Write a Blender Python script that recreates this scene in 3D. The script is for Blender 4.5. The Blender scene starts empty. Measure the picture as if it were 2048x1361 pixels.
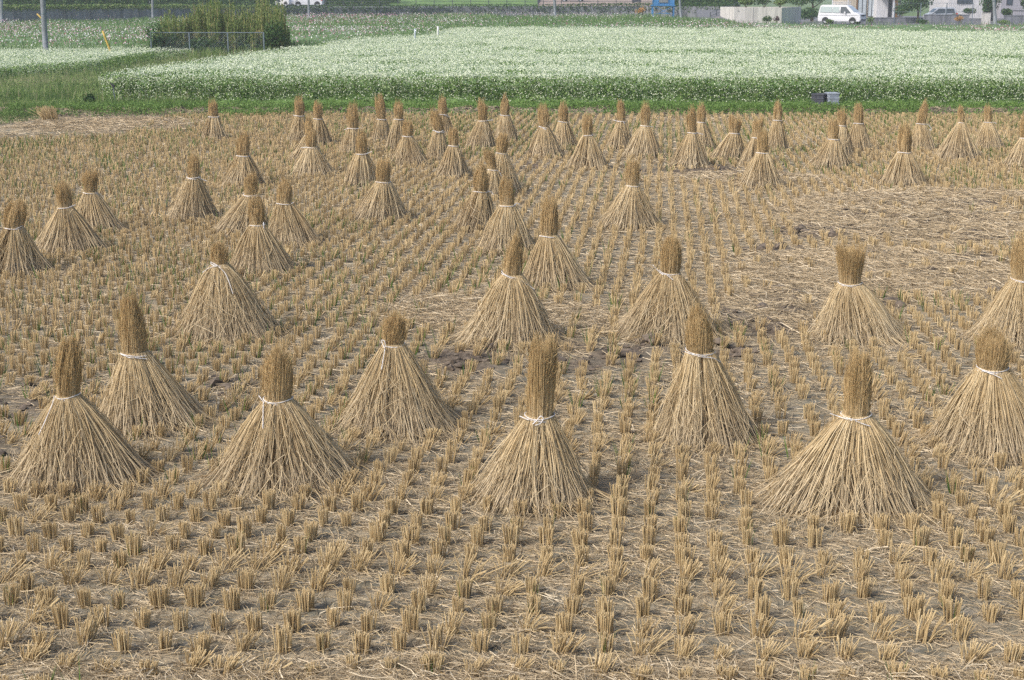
import bpy, math, random
import numpy as np
from mathutils import Vector

random.seed(7)
RNG = np.random.default_rng(11)
SC = bpy.context.scene
COL = SC.collection
R_ = math.radians

# ------------------------------------------------------------------ camera
FPX, CX, CY = 3000.0, 1024.0, 680.5
CAMH = 3.3
PITCH = math.atan(696.0 / FPX)
cam = bpy.data.cameras.new('camera')
cam.sensor_width = 36.0
cam.lens = FPX / 2048.0 * 36.0
cam.clip_start = 0.1
cam.clip_end = 5000
camo = bpy.data.objects.new('camera', cam)
COL.objects.link(camo)
camo.location = (0, 0, CAMH)
camo.rotation_euler = (math.pi / 2 - PITCH, 0, 0)
SC.camera = camo

# ------------------------------------------------------------------ light
SUN_EL, SUN_AZ = 46.0, -124.0      # azimuth from +Y towards +X: behind the camera, from the left
W = bpy.data.worlds.new('World')
SC.world = W
W.use_nodes = True
wn = W.node_tree.nodes
wl = W.node_tree.links
bg = wn['Background']
sky = wn.new('ShaderNodeTexSky')
sky.sky_type = 'NISHITA'
sky.sun_disc = False
sky.sun_elevation = R_(SUN_EL)
sky.sun_rotation = R_(SUN_AZ)   # measured the same way
sky.air_density = 1.0
sky.dust_density = 3.0
sky.ozone_density = 0.8
wl.new(sky.outputs['Color'], bg.inputs['Color'])
bg.inputs['Strength'].default_value = 0.115
sun = bpy.data.lights.new('sun', 'SUN')
sun.energy = 2.0
sun.angle = R_(10)
sun.color = (1.0, 0.965, 0.91)
suno = bpy.data.objects.new('sun', sun)
COL.objects.link(suno)
_sd = Vector((math.sin(R_(SUN_AZ)) * math.cos(R_(SUN_EL)), math.cos(R_(SUN_AZ)) * math.cos(R_(SUN_EL)), math.sin(R_(SUN_EL))))
suno.rotation_euler = (-_sd).to_track_quat('-Z', 'Y').to_euler()
suno.location = (0, 0, 60)
SC.view_settings.view_transform = 'Standard'
SC.view_settings.look = 'None'
SC.view_settings.gamma = 1.0
SC.view_settings.use_curve_mapping = False
SC.view_settings.exposure = 0.8
SC.cycles.max_bounces = 8
SC.cycles.diffuse_bounces = 4
SC.cycles.volume_bounces = 1
SC.cycles.use_denoising = False
SC.cycles.use_adaptive_sampling = False

# ------------------------------------------------------------------ pixel -> world
SP, CP = math.sin(PITCH), math.cos(PITCH)

def ray(x, y):
    r = (x - CX) / FPX
    u = -(y - CY) / FPX
    return np.array([r, CP + u * SP, -SP + u * CP])

def at(x, y, z=0.0):
    d = ray(x, y)
    t = (z - CAMH) / d[2]
    return np.array([d[0] * t, d[1] * t, z])

def atd(x, y, Y):
    d = ray(x, y)
    t = Y / d[1]
    return np.array([d[0] * t, Y, CAMH + d[2] * t])

def scale_at(Y, z=0.5):          # pixels of the 2048 photograph per metre
    return FPX / (Y * CP + (CAMH - z) * SP)

# ------------------------------------------------------------------ noise
def _hash(i, j, s):
    i = i.astype(np.int64); j = j.astype(np.int64)
    h = (i * 374761393 + j * 668265263 + s * 1442695041) & 0x7fffffff
    h = ((h ^ (h >> 13)) * 1274126177) & 0x7fffffff
    h = h ^ (h >> 16)
    return (h & 0xffff) / 65535.0

def vn(x, y, s=0):
    x = np.asarray(x, float); y = np.asarray(y, float)
    i = np.floor(x); j = np.floor(y)
    fx = x - i; fy = y - j
    fx = fx * fx * (3 - 2 * fx); fy = fy * fy * (3 - 2 * fy)
    a = _hash(i, j, s); b = _hash(i + 1, j, s); c = _hash(i, j + 1, s); d = _hash(i + 1, j + 1, s)
    return a + (b - a) * fx + (c - a) * fy + (a - b - c + d) * fx * fy

def fbm(x, y, s=0, o=3):
    v = 0; a = 0.5
    for k in range(o):
        v = v + a * vn(np.asarray(x) * 2 ** k, np.asarray(y) * 2 ** k, s + k * 17)
        a *= 0.5
    return v / (1 - 0.5 ** o)

# ------------------------------------------------------------------ mesh batches
class MB:
    def __init__(self):
        self.v = []; self.f = []; self.var = []; self.tt = []; self.n = 0; self.mi = []

    def add(self, verts, faces, var=0.5, tt=0.0, mi=0):
        verts = np.asarray(verts, float).reshape(-1, 3)
        faces = np.asarray(faces, np.int64)
        self.v.append(verts)
        self.f.append(faces + self.n)
        n = len(verts)
        self.var.append(np.broadcast_to(np.asarray(var, float), (n,)).copy())
        self.tt.append(np.broadcast_to(np.asarray(tt, float), (n,)).copy())
        self.mi.append(np.full(len(faces), mi, np.int32))
        self.n += n
        return self

    def tubes(self, P, R, S=3, var=None, cap=False, mi=0):
        P = np.asarray(P, float)
        N, K, _ = P.shape
        if N == 0:
            return self
        R = np.asarray(R, float)
        if R.ndim == 0: R = np.full((N, K), float(R))
        elif R.ndim == 1: R = np.repeat(R[:, None], K, 1)
        if var is None: var = RNG.random(N)
        T = P[:, -1] - P[:, 0]
        T /= np.linalg.norm(T, axis=1, keepdims=True) + 1e-9
        ref = np.where(np.abs(T[:, 2:3]) > 0.9, np.array([[1.0, 0, 0]]), np.array([[0, 0, 1.0]]))
        A = np.cross(T, ref); A /= np.linalg.norm(A, axis=1, keepdims=True) + 1e-9
        B = np.cross(T, A)
        ang = np.arange(S) * 2 * math.pi / S
        ph = RNG.random(N)[:, None] * 6.28
        ca = np.cos(ang[None] + ph); sa = np.sin(ang[None] + ph)
        off = ca[:, :, None] * A[:, None] + sa[:, :, None] * B[:, None]
        V = P[:, :, None, :] + off[:, None] * R[:, :, None, None]
        base = (np.arange(N) * K * S)[:, None, None]
        k = np.arange(K - 1)[None, :, None]; s = np.arange(S)[None, None, :]
        s2 = (s + 1) % S
        q = np.stack([base + k * S + s, base + k * S + s2, base + (k + 1) * S + s2, base + (k + 1) * S + s], -1).reshape(-1, 4)
        vv = np.repeat(var, K * S)
        tt = np.tile(np.repeat(np.linspace(0, 1, K), S), N)
        n0 = self.n
        self.add(V, q, vv, tt, mi)
        if cap and S >= 3:
            top = (np.arange(N) * K * S + (K - 1) * S)[:, None] + np.arange(S)[None]
            self.f.append(top + n0)
            self.mi.append(np.full(N, mi, np.int32))
        return self

    def quads(self, C, var=None, mi=0, tt=0.0):
        C = np.asarray(C, float)
        N = len(C)
        if N == 0: return self
        if var is None: var = RNG.random(N)
        q = np.arange(N * 4).reshape(N, 4)
        self.add(C.reshape(-1, 3), q, np.repeat(var, 4), tt, mi)
        return self

    def box(self, x0, x1, y0, y1, z0, z1, var=0.5, mi=0):
        v = [(x, y, z) for z in (z0, z1) for y in (y0, y1) for x in (x0, x1)]
        f = [(0, 2, 3, 1), (4, 5, 7, 6), (0, 1, 5, 4), (2, 6, 7, 3), (0, 4, 6, 2), (1, 3, 7, 5)]
        return self.add(v, f, var, 0, mi)

    def path(self, pts, r, S=6, var=0.5, mi=0):
        P = np.asarray(pts, float)
        K = len(P)
        T = np.gradient(P, axis=0)
        T /= np.linalg.norm(T, axis=1, keepdims=True) + 1e-9
        A = np.zeros((K, 3)); ref = np.array([0.13, 0.41, 0.9])
        for k in range(K):
            a = np.cross(T[k], ref)
            A[k] = a / (np.linalg.norm(a) + 1e-9)
        B = np.cross(T, A)
        ang = np.arange(S) * 2 * math.pi / S
        rr = np.broadcast_to(np.asarray(r, float), (K,))
        V = P[:, None] + (np.cos(ang)[None, :, None] * A[:, None] + np.sin(ang)[None, :, None] * B[:, None]) * rr[:, None, None]
        f = []
        for k in range(K - 1):
            for s in range(S):
                f.append((k * S + s, k * S + (s + 1) % S, (k + 1) * S + (s + 1) % S, (k + 1) * S + s))
        self.add(V, f, var, 0, mi)
        n0 = self.n - K * S
        self.f.append(np.array([[n0 + s for s in range(S)]])); self.mi.append(np.full(1, mi, np.int32))
        self.f.append(np.array([[n0 + (K - 1) * S + s for s in range(S)]])); self.mi.append(np.full(1, mi, np.int32))
        return self

    def mesh(self, name, mats, smooth=False):
        me = bpy.data.meshes.new(name)
        V = np.concatenate(self.v).astype(np.float32)
        sizes = np.concatenate([np.full(len(f), f.shape[1], np.int32) for f in self.f])
        loops = np.concatenate([f.reshape(-1) for f in self.f]).astype(np.int32)
        me.vertices.add(len(V)); me.vertices.foreach_set('co', V.ravel())
        me.loops.add(len(loops)); me.loops.foreach_set('vertex_index', loops)
        me.polygons.add(len(sizes))
        st = np.zeros(len(sizes), np.int32); st[1:] = np.cumsum(sizes)[:-1]
        me.polygons.foreach_set('loop_start', st)
        me.polygons.foreach_set('material_index', np.concatenate(self.mi))
        me.polygons.foreach_set('use_smooth', np.full(len(sizes), smooth))
        a = me.attributes.new('var', 'FLOAT', 'POINT'); a.data.foreach_set('value', np.concatenate(self.var).astype(np.float32))
        a = me.attributes.new('tt', 'FLOAT', 'POINT'); a.data.foreach_set('value', np.concatenate(self.tt).astype(np.float32))
        for m in (mats if isinstance(mats, (list, tuple)) else [mats]):
            me.materials.append(m)
        me.update(calc_edges=True)
        return me

    def build(self, name, mats, parent=None, loc=(0, 0, 0), smooth=False):
        o = bpy.data.objects.new(name, self.mesh(name, mats, smooth))
        COL.objects.link(o)
        o.location = loc
        if parent is not None: o.parent = parent
        return o

def tag(o, label=None, cat=None, group=None, kind=None):
    if label: o['label'] = label
    if cat: o['category'] = cat
    if group: o['group'] = group
    if kind: o['kind'] = kind
    return o

def empty(name, loc, label, cat, group=None, rz=0):
    o = bpy.data.objects.new(name, None)
    o.empty_display_size = 0.2
    COL.objects.link(o)
    o.location = tuple(float(c) for c in loc)
    o.rotation_euler = (0, 0, rz)
    return tag(o, label, cat, group)

# ------------------------------------------------------------------ materials
def lin(r, g, b):
    f = lambda c: (c / 255 / 12.92) if c / 255 <= 0.04045 else ((c / 255 + 0.055) / 1.055) ** 2.4
    return (f(r), f(g), f(b), 1.0)

def mat_var(name, stops, rough=0.75, spec=0.2, tip=None, noise=None, trans=0.0):
    """colour varies from piece to piece (attribute var); tip = (colour, how much) towards the end of a stalk"""
    m = bpy.data.materials.new(name); m.use_nodes = True
    nt = m.node_tree; b = nt.nodes['Principled BSDF']
    at_ = nt.nodes.new('ShaderNodeAttribute'); at_.attribute_name = 'var'
    cr = nt.nodes.new('ShaderNodeValToRGB')
    el = cr.color_ramp.elements
    el[0].position = stops[0][0]; el[0].color = stops[0][1]
    el[1].position = stops[-1][0]; el[1].color = stops[-1][1]
    for p, c in stops[1:-1]:
        e = el.new(p); e.color = c
    nt.links.new(at_.outputs['Fac'], cr.inputs['Fac'])
    out = cr.outputs['Color']
    if tip:
        a2 = nt.nodes.new('ShaderNodeAttribute'); a2.attribute_name = 'tt'
        mr = nt.nodes.new('ShaderNodeMapRange')
        mr.inputs['From Min'].default_value = tip[1]; mr.inputs['From Max'].default_value = tip[2]
        mr.inputs['To Min'].default_value = 0; mr.inputs['To Max'].default_value = tip[3]
        nt.links.new(a2.outputs['Fac'], mr.inputs['Value'])
        mx = nt.nodes.new('ShaderNodeMix'); mx.data_type = 'RGBA'
        nt.links.new(mr.outputs['Result'], mx.inputs[0])
        nt.links.new(out, mx.inputs[6]); mx.inputs[7].default_value = tip[0]
        out = mx.outputs[2]
    if noise:
        tc = nt.nodes.new('ShaderNodeTexCoord')
        nz = nt.nodes.new('ShaderNodeTexNoise'); nz.inputs['Scale'].default_value = noise[0]; nz.inputs['Detail'].default_value = 4
        nt.links.new(tc.outputs['Object'], nz.inputs['Vector'])
        mr = nt.nodes.new('ShaderNodeMapRange')
        mr.inputs['From Min'].default_value = 0.35; mr.inputs['From Max'].default_value = 0.7
        mr.inputs['To Min'].default_value = 0; mr.inputs['To Max'].default_value = noise[2]
        nt.links.new(nz.outputs['Fac'], mr.inputs['Value'])
        mx = nt.nodes.new('ShaderNodeMix'); mx.data_type = 'RGBA'
        nt.links.new(mr.outputs['Result'], mx.inputs[0])
        nt.links.new(out, mx.inputs[6]); mx.inputs[7].default_value = noise[1]
        out = mx.outputs[2]
    nt.links.new(out, b.inputs['Base Color'])
    b.inputs['Roughness'].default_value = rough
    b.inputs['Specular IOR Level'].default_value = spec
    if trans:
        tr = nt.nodes.new('ShaderNodeBsdfTranslucent')
        nt.links.new(out, tr.inputs['Color'])
        ms = nt.nodes.new('ShaderNodeMixShader'); ms.inputs[0].default_value = trans
        nt.links.new(b.outputs[0], ms.inputs[1]); nt.links.new(tr.outputs[0], ms.inputs[2])
        nt.links.new(ms.outputs[0], nt.nodes['Material Output'].inputs['Surface'])
    return m

def mat_plain(name, c, rough=0.6, spec=0.3, metal=0.0, stain=None, scale=3.0, stretch=(1, 1, 1), bump=0.0):
    m = bpy.data.materials.new(name); m.use_nodes = True
    nt = m.node_tree; b = nt.nodes['Principled BSDF']
    b.inputs['Base Color'].default_value = c
    b.inputs['Roughness'].default_value = rough
    b.inputs['Specular IOR Level'].default_value = spec
    b.inputs['Metallic'].default_value = metal
    tc = nt.nodes.new('ShaderNodeTexCoord')
    mp = nt.nodes.new('ShaderNodeMapping'); mp.inputs['Scale'].default_value = stretch
    nz = nt.nodes.new('ShaderNodeTexNoise'); nz.inputs['Scale'].default_value = scale; nz.inputs['Detail'].default_value = 6
    nt.links.new(tc.outputs['Object'], mp.inputs['Vector']); nt.links.new(mp.outputs[0], nz.inputs['Vector'])
    cr = nt.nodes.new('ShaderNodeValToRGB')
    s = stain if stain else tuple(v * 0.8 for v in c[:3]) + (1,)
    cr.color_ramp.elements[0].position = 0.35; cr.color_ramp.elements[0].color = s
    cr.color_ramp.elements[1].position = 0.6; cr.color_ramp.elements[1].color = c
    nt.links.new(nz.outputs['Fac'], cr.inputs['Fac']); nt.links.new(cr.outputs[0], b.inputs['Base Color'])
    if bump:
        bp = nt.nodes.new('ShaderNodeBump'); bp.inputs['Strength'].default_value = bump; bp.inputs['Distance'].default_value = 0.02
        nt.links.new(nz.outputs['Fac'], bp.inputs['Height']); nt.links.new(bp.outputs[0], b.inputs['Normal'])
    return m

def mat_glass(name, c):
    m = bpy.data.materials.new(name); m.use_nodes = True
    b = m.node_tree.nodes['Principled BSDF']
    b.inputs['Base Color'].default_value = c; b.inputs['Roughness'].default_value = 0.08
    b.inputs['Specular IOR Level'].default_value = 0.6
    return m

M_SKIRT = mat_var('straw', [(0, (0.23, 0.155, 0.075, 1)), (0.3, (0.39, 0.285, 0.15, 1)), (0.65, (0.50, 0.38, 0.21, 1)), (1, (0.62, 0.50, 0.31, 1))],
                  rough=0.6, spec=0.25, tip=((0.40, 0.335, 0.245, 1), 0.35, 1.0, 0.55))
M_HEAD = mat_var('straw_ears', [(0, (0.37, 0.26, 0.13, 1)), (0.5, (0.55, 0.41, 0.225, 1)), (1, (0.68, 0.54, 0.33, 1))],
                 rough=0.7, spec=0.15, tip=((0.55, 0.39, 0.185, 1), 0.08, 0.55, 0.72), trans=0.2)
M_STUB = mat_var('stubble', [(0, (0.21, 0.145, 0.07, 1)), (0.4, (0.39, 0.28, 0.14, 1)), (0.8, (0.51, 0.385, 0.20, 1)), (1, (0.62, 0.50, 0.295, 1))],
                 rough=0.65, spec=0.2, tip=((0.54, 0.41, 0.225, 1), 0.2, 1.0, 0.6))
M_LITTER = mat_var('loose_straw', [(0, (0.17, 0.13, 0.085, 1)), (0.35, (0.36, 0.28, 0.172, 1)), (0.75, (0.53, 0.42, 0.27, 1)), (1, (0.70, 0.59, 0.42, 1))], rough=0.65, spec=0.2)
M_SHOOT = mat_var('green_shoot', [(0, (0.06, 0.14, 0.025, 1)), (1, (0.17, 0.27, 0.06, 1))], rough=0.6, trans=0.25)
M_STRING = mat_plain('white_string', (0.77, 0.75, 0.75, 1), rough=0.7, scale=45, stain=(0.50, 0.47, 0.44, 1))
M_GRASS = mat_var('grass', [(0, (0.07, 0.13, 0.035, 1)), (0.5, (0.165, 0.255, 0.07, 1)), (0.85, (0.25, 0.32, 0.12, 1)), (1, (0.40, 0.365, 0.22, 1))], rough=0.6, trans=0.3)
M_LEAF = mat_var('buckwheat_leaf', [(0, (0.085, 0.16, 0.03, 1)), (0.6, (0.17, 0.275, 0.07, 1)), (1, (0.27, 0.38, 0.14, 1))], rough=0.6, trans=0.3)
M_BWFLOW = mat_var('buckwheat_flower', [(0, (0.56, 0.63, 0.41, 1)), (0.4, (0.68, 0.73, 0.55, 1)), (1, (0.78, 0.80, 0.66, 1))], rough=0.8, trans=0.25)
M_COSLEAF = mat_var('cosmos_leaf', [(0, (0.075, 0.14, 0.045, 1)), (0.5, (0.14, 0.23, 0.08, 1)), (1, (0.22, 0.31, 0.12, 1))], rough=0.7, trans=0.3)
M_COSFLOW = mat_var('cosmos_flower', [(0, (0.86, 0.84, 0.82, 1)), (0.45, (0.84, 0.80, 0.80, 1)), (0.55, (0.72, 0.50, 0.58, 1)), (0.82, (0.66, 0.38, 0.48, 1)), (0.92, (0.50, 0.10, 0.22, 1)), (1, (0.45, 0.07, 0.18, 1))], rough=0.8, trans=0.2)
M_REED = mat_var('reed', [(0, (0.10, 0.16, 0.045, 1)), (0.5, (0.19, 0.265, 0.075, 1)), (0.8, (0.31, 0.32, 0.12, 1)), (1, (0.44, 0.34, 0.17, 1))], rough=0.65, trans=0.25)
M_SHRUB = mat_var('shrub_leaf', [(0, (0.03, 0.07, 0.025, 1)), (0.6, (0.06, 0.12, 0.035, 1)), (1, (0.12, 0.18, 0.06, 1))], rough=0.6, trans=0.2)
M_SHRUBRED = mat_var('dark_red_leaf', [(0, (0.05, 0.03, 0.04, 1)), (1, (0.14, 0.06, 0.07, 1))], rough=0.6)
M_DRYSHRUB = mat_var('dry_leaf', [(0, (0.34, 0.17, 0.06, 1)), (1, (0.55, 0.33, 0.13, 1))], rough=0.7)
M_BARK = mat_plain('bark', (0.10, 0.075, 0.05, 1), rough=0.9, scale=20, bump=0.3)
M_CONC = mat_plain('concrete', (0.60, 0.57, 0.53, 1), rough=0.85, stain=(0.44, 0.42, 0.39, 1), scale=1.6, stretch=(2.2, 2.2, 0.25), bump=0.1)
M_CONCD = mat_plain('old_concrete', (0.22, 0.225, 0.25, 1), rough=0.9, stain=(0.11, 0.115, 0.13, 1), scale=1.3, stretch=(2.2, 2.2, 0.2), bump=0.1)
M_POLE = mat_plain('pole_concrete', (0.22, 0.235, 0.26, 1), rough=0.8, scale=5)
M_STEEL = mat_plain('galvanised_steel', (0.19, 0.23, 0.27, 1), rough=0.5, metal=0.3, scale=8)
M_DKSTEEL = mat_plain('dark_steel', (0.09, 0.10, 0.11, 1), rough=0.5, metal=0.2, scale=8)
M_BLUE = mat_plain('blue_paint', (0.06, 0.22, 0.48, 1), rough=0.5, scale=4)
M_YELLOW = mat_plain('yellow_plastic', (0.55, 0.37, 0.08, 1), rough=0.5, scale=4)
M_WHITE = mat_plain('white_paint', (0.66, 0.66, 0.68, 1), rough=0.25, spec=0.5, scale=2, stain=(0.61, 0.61, 0.63, 1))
M_SILVER = mat_plain('silver_paint', (0.50, 0.52, 0.55, 1), rough=0.3, metal=0.3, scale=2)
M_CARBLUE = mat_plain('blue_car_paint', (0.10, 0.17, 0.33, 1), rough=0.3, scale=2)
M_RUBBER = mat_plain('rubber', (0.03, 0.03, 0.032, 1), rough=0.8)
M_RIM = mat_plain('wheel_rim', (0.42, 0.43, 0.45, 1), rough=0.4, metal=0.5)
M_GLASS = mat_glass('car_glass', (0.05, 0.06, 0.07, 1))
M_CURTAIN = mat_glass('curtained_glass', (0.34, 0.40, 0.39, 1))
M_LAMP = mat_glass('headlamp_glass', (0.42, 0.47, 0.55, 1))
M_TAIL = mat_glass('tail_lamp', (0.45, 0.05, 0.04, 1))
M_PLATE = mat_plain('number_plate', (0.72, 0.72, 0.70, 1), rough=0.5)
M_WALLBEIGE = mat_plain('beige_render', (0.52, 0.45, 0.36, 1), rough=0.85, scale=2)
M_WALLWHITE = mat_plain('white_siding', (0.62, 0.61, 0.62, 1), rough=0.8, scale=2, stretch=(4, 4, 0.3))
M_WALLGREY = mat_plain('grey_siding', (0.38, 0.37, 0.41, 1), rough=0.8, scale=2, stretch=(4, 4, 0.3))
M_ROOF = mat_plain('roof_tiles', (0.16, 0.16, 0.18, 1), rough=0.7, scale=6)
M_WOOD = mat_plain('brown_wood', (0.22, 0.12, 0.06, 1), rough=0.7, scale=6, stretch=(6, 6, 0.5))
M_DARKFRAME = mat_plain('dark_frame', (0.05, 0.05, 0.06, 1), rough=0.5)
M_WINGLASS = mat_glass('house_glass', (0.08, 0.10, 0.13, 1))
M_PALEGLASS = mat_glass('pale_glass', (0.45, 0.50, 0.54, 1))
M_CRATED = mat_plain('dark_plastic', (0.075, 0.08, 0.10, 1), rough=0.5, scale=6)
M_CRATEL = mat_plain('grey_plastic', (0.36, 0.40, 0.46, 1), rough=0.5, scale=6)
M_CLOD = mat_plain('mud', (0.165, 0.13, 0.098, 1), rough=0.95, scale=14, stain=(0.075, 0.058, 0.043, 1), bump=0.6)

def attr_mix_ground(name):
    m = bpy.data.materials.new(name); m.use_nodes = True
    nt = m.node_tree; b = nt.nodes['Principled BSDF']; L = nt.links.new
    tc = nt.nodes.new('ShaderNodeTexCoord')
    def noise(scale, detail=6, mapping=None, rough=0.6):
        n = nt.nodes.new('ShaderNodeTexNoise'); n.inputs['Scale'].default_value = scale; n.inputs['Detail'].default_value = detail
        n.inputs['Roughness'].default_value = rough
        if mapping:
            mp = nt.nodes.new('ShaderNodeMapping'); mp.inputs['Scale'].default_value = mapping[0]; mp.inputs['Rotation'].default_value = (0, 0, mapping[1])
            L(tc.outputs['Object'], mp.inputs['Vector']); L(mp.outputs[0], n.inputs['Vector'])
        else:
            L(tc.outputs['Object'], n.inputs['Vector'])
        return n
    def ramp(src, stops):
        cr = nt.nodes.new('ShaderNodeValToRGB'); el = cr.color_ramp.elements
        el[0].position, el[0].color = stops[0]; el[1].position, el[1].color = stops[-1]
        for p, c in stops[1:-1]:
            e = el.new(p); e.color = c
        L(src, cr.inputs['Fac']); return cr.outputs[0]
    def mix(f, a, c):
        mx = nt.nodes.new('ShaderNodeMix'); mx.data_type = 'RGBA'
        L(f, mx.inputs[0]); L(a, mx.inputs[6]); L(c, mx.inputs[7]); return mx.outputs[2]
    soil = ramp(noise(9, 8).outputs['Fac'], [(0.3, (0.075, 0.07, 0.052, 1)), (0.5, (0.165, 0.155, 0.12, 1)), (0.72, (0.27, 0.245, 0.20, 1))])
    chaff = ramp(noise(30, 8, None, 0.75).outputs['Fac'], [(0.3, (0.20, 0.155, 0.10, 1)), (0.5, (0.36, 0.29, 0.19, 1)), (0.7, (0.52, 0.43, 0.285, 1))])
    cov = ramp(noise(5, 8, None, 0.7).outputs['Fac'], [(0.40, (0, 0, 0, 1)), (0.62, (.95, .95, .95, 1))])
    base = mix(cov, soil, chaff)
    mud = ramp(noise(12, 8).outputs['Fac'], [(0.3, (0.065, 0.05, 0.037, 1)), (0.55, (0.15, 0.118, 0.088, 1)), (0.75, (0.29, 0.235, 0.17, 1))])
    a1 = nt.nodes.new('ShaderNodeAttribute'); a1.attribute_name = 'var'
    a2 = nt.nodes.new('ShaderNodeAttribute'); a2.attribute_name = 'tt'
    base = mix(a2.outputs['Fac'], base, chaff)
    base = mix(a1.outputs['Fac'], base, mud)
    L(base, b.inputs['Base Color'])
    b.inputs['Roughness'].default_value = 0.95; b.inputs['Specular IOR Level'].default_value = 0.1
    bp = nt.nodes.new('ShaderNodeBump'); bp.inputs['Strength'].default_value = 0.7; bp.inputs['Distance'].default_value = 0.03
    L(noise(25, 8, None, 0.7).outputs['Fac'], bp.inputs['Height']); L(bp.outputs[0], b.inputs['Normal'])
    return m
M_SOIL = attr_mix_ground('paddy_soil')
M_LAND = mat_plain('green_land', (0.13, 0.19, 0.065, 1), rough=0.95, stain=(0.075, 0.115, 0.04, 1), scale=0.8, bump=0.3)
M_CANOPYDK = mat_plain('green_canopy', (0.13, 0.21, 0.065, 1), rough=0.95, stain=(0.08, 0.15, 0.035, 1), scale=2.0, bump=0.5)
M_COSBASE = mat_plain('cosmos_canopy', (0.13, 0.20, 0.075, 1), rough=0.95, stain=(0.08, 0.14, 0.05, 1), scale=1.0, bump=0.5)
M_ASPH = mat_plain('asphalt', (0.16, 0.16, 0.17, 1), rough=0.9, scale=10)
M_BARE = mat_plain('bare_soil', (0.30, 0.23, 0.19, 1), rough=0.95, scale=1.0)
M_GSLOPE = mat_plain('bright_grass', (0.14, 0.23, 0.06, 1), rough=0.95, stain=(0.08, 0.14, 0.04, 1), scale=0.6, bump=0.3)
M_UPPER = mat_plain('dark_ground', (0.10, 0.11, 0.10, 1), rough=0.95, scale=0.6)

# ------------------------------------------------------------------ field masks (where the harvester churned the ground)
def ell(lst):
    out = []
    for x, y, rx, ry, s in lst:
        c = at(x, y); f = at(x, y + ry); n = at(x, y - ry)
        out.append((c[0], (f[1] + n[1]) / 2, rx / scale_at(c[1], 0), abs(n[1] - f[1]) / 2, s))
    return out
MUD = ell([(940, 722, 110, 30, 1), (1190, 712, 150, 32, 1), (70, 800, 110, 60, .65), (20, 890, 80, 40, .65), (455, 772, 55, 25, .9), (1510, 645, 100, 36, .9),
           (1650, 466, 110, 15, 1), (1790, 470, 80, 12, 1), (1900, 440, 120, 16, 1), (1760, 400, 90, 8, .9), (1700, 430, 70, 8, .9), (1960, 520, 70, 14, 1), (1400, 700, 130, 22, .9), (1600, 590, 70, 18, .9), (1980, 590, 80, 40, .8), (1400, 345, 110, 14, .8), (1950, 480, 90, 12, .7),
           (1560, 620, 60, 30, .8), (1310, 345, 60, 8, .8), (1830, 410, 120, 8, .5), (300, 262, 90, 6, .6), (1320, 690, 60, 20, .8), (720, 290, 60, 8, .5), (1060, 335, 60, 8, .5),
           (1760, 545, 90, 12, .9), (1850, 470, 130, 10, .9), (1550, 500, 70, 9, .8), (1930, 410, 80, 7, .8), (1740, 610, 110, 14, .7), (1870, 545, 70, 10, .8), (1790, 700, 60, 20, .5)])
MAT = ell([(1820, 445, 270, 60, 1), (1760, 550, 330, 50, 1), (230, 252, 190, 14, 1), (900, 630, 170, 40, .7), (1100, 640, 150, 40, .7), (1480, 430, 60, 40, .3),
           (1024, 1400, 1500, 72, 1), (1500, 360, 200, 14, .7), (1900, 395, 200, 14, 1), (1600, 620, 200, 50, .6)])

def mask(lst, x, y):
    m = np.zeros_like(np.asarray(x, float))
    for cx, cy, rx, ry, s in lst:
        d = ((x - cx) / rx) ** 2 + ((y - cy) / ry) ** 2
        m = np.maximum(m, s * np.clip(1.35 - d, 0, 1))
    return m
def mud_at(x, y):
    m = mask(MUD, x, y)
    return np.clip(m * (0.62 + 2.2 * (fbm(x * 2.3, y * 1.7, 5) - 0.42)), 0, 1)
def mat_at(x, y):
    m = mask(MAT, x, y)
    return np.clip(m * (0.55 + 0.9 * fbm(x * 1.6, y * 1.2, 9)), 0, 1)
def gz(x, y):
    md = mud_at(x, y)
    return 0.05 * (fbm(x * 0.7, y * 0.7, 3) - 0.5) + 0.018 * (fbm(x * 5, y * 5, 4) - 0.5) + md * 0.12 * (fbm(x * 6, y * 5, 6) - 0.35) + 0.05 * mask(MAT, x, y) * (fbm(x * 2.2, y * 2.2, 21) - 0.35) + np.exp(-((y - 42.3) / 0.5) ** 2) * 0.16 * (0.3 + fbm(x * 1.2, y, 31)) * (0.4 + 1.2 * fbm(x * 5, y * 5, 33))

FIELD_FAR = 41.0

# ------------------------------------------------------------------ ground
ys = np.concatenate([np.arange(3.0, 12, 0.05), np.arange(12, 24, 0.09), np.arange(24, 47.01, 0.16)])
xs_n = 320
Y, U = np.meshgrid(ys, np.linspace(-1, 1, xs_n), indexing='ij')
X = U * (3.2 + Y * 0.46)
Z = gz(X, Y)
V = np.stack([X, Y, Z], -1).reshape(-1, 3)
ny, nx = Y.shape
ii, jj = np.meshgrid(np.arange(ny - 1), np.arange(nx - 1), indexing='ij')
a = (ii * nx + jj).ravel()
q = np.stack([a, a + 1, a + nx + 1, a + nx], -1)
edge = np.clip((Y - 40.6) / 0.8, 0, 1) * np.clip((43.4 - Y) / 0.6, 0, 1)
mb = MB().add(V, q, np.clip(np.maximum(mud_at(X, Y), edge * (0.45 + 0.55 * (fbm(X * 1.5, Y * 2, 8) > 0.45))), 0, 1).ravel(), mat_at(X, Y).ravel())
g = mb.build('paddy_soil', M_SOIL, smooth=True); tag(g, kind='structure')

v = [(-900, -40, -0.25), (900, -40, -0.25), (900, 1500, -0.25), (-900, 1500, -0.25)]
mb = MB().add(v, [(0, 1, 2, 3)])
g = mb.build('ground', M_LAND); tag(g, kind='structure')
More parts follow.
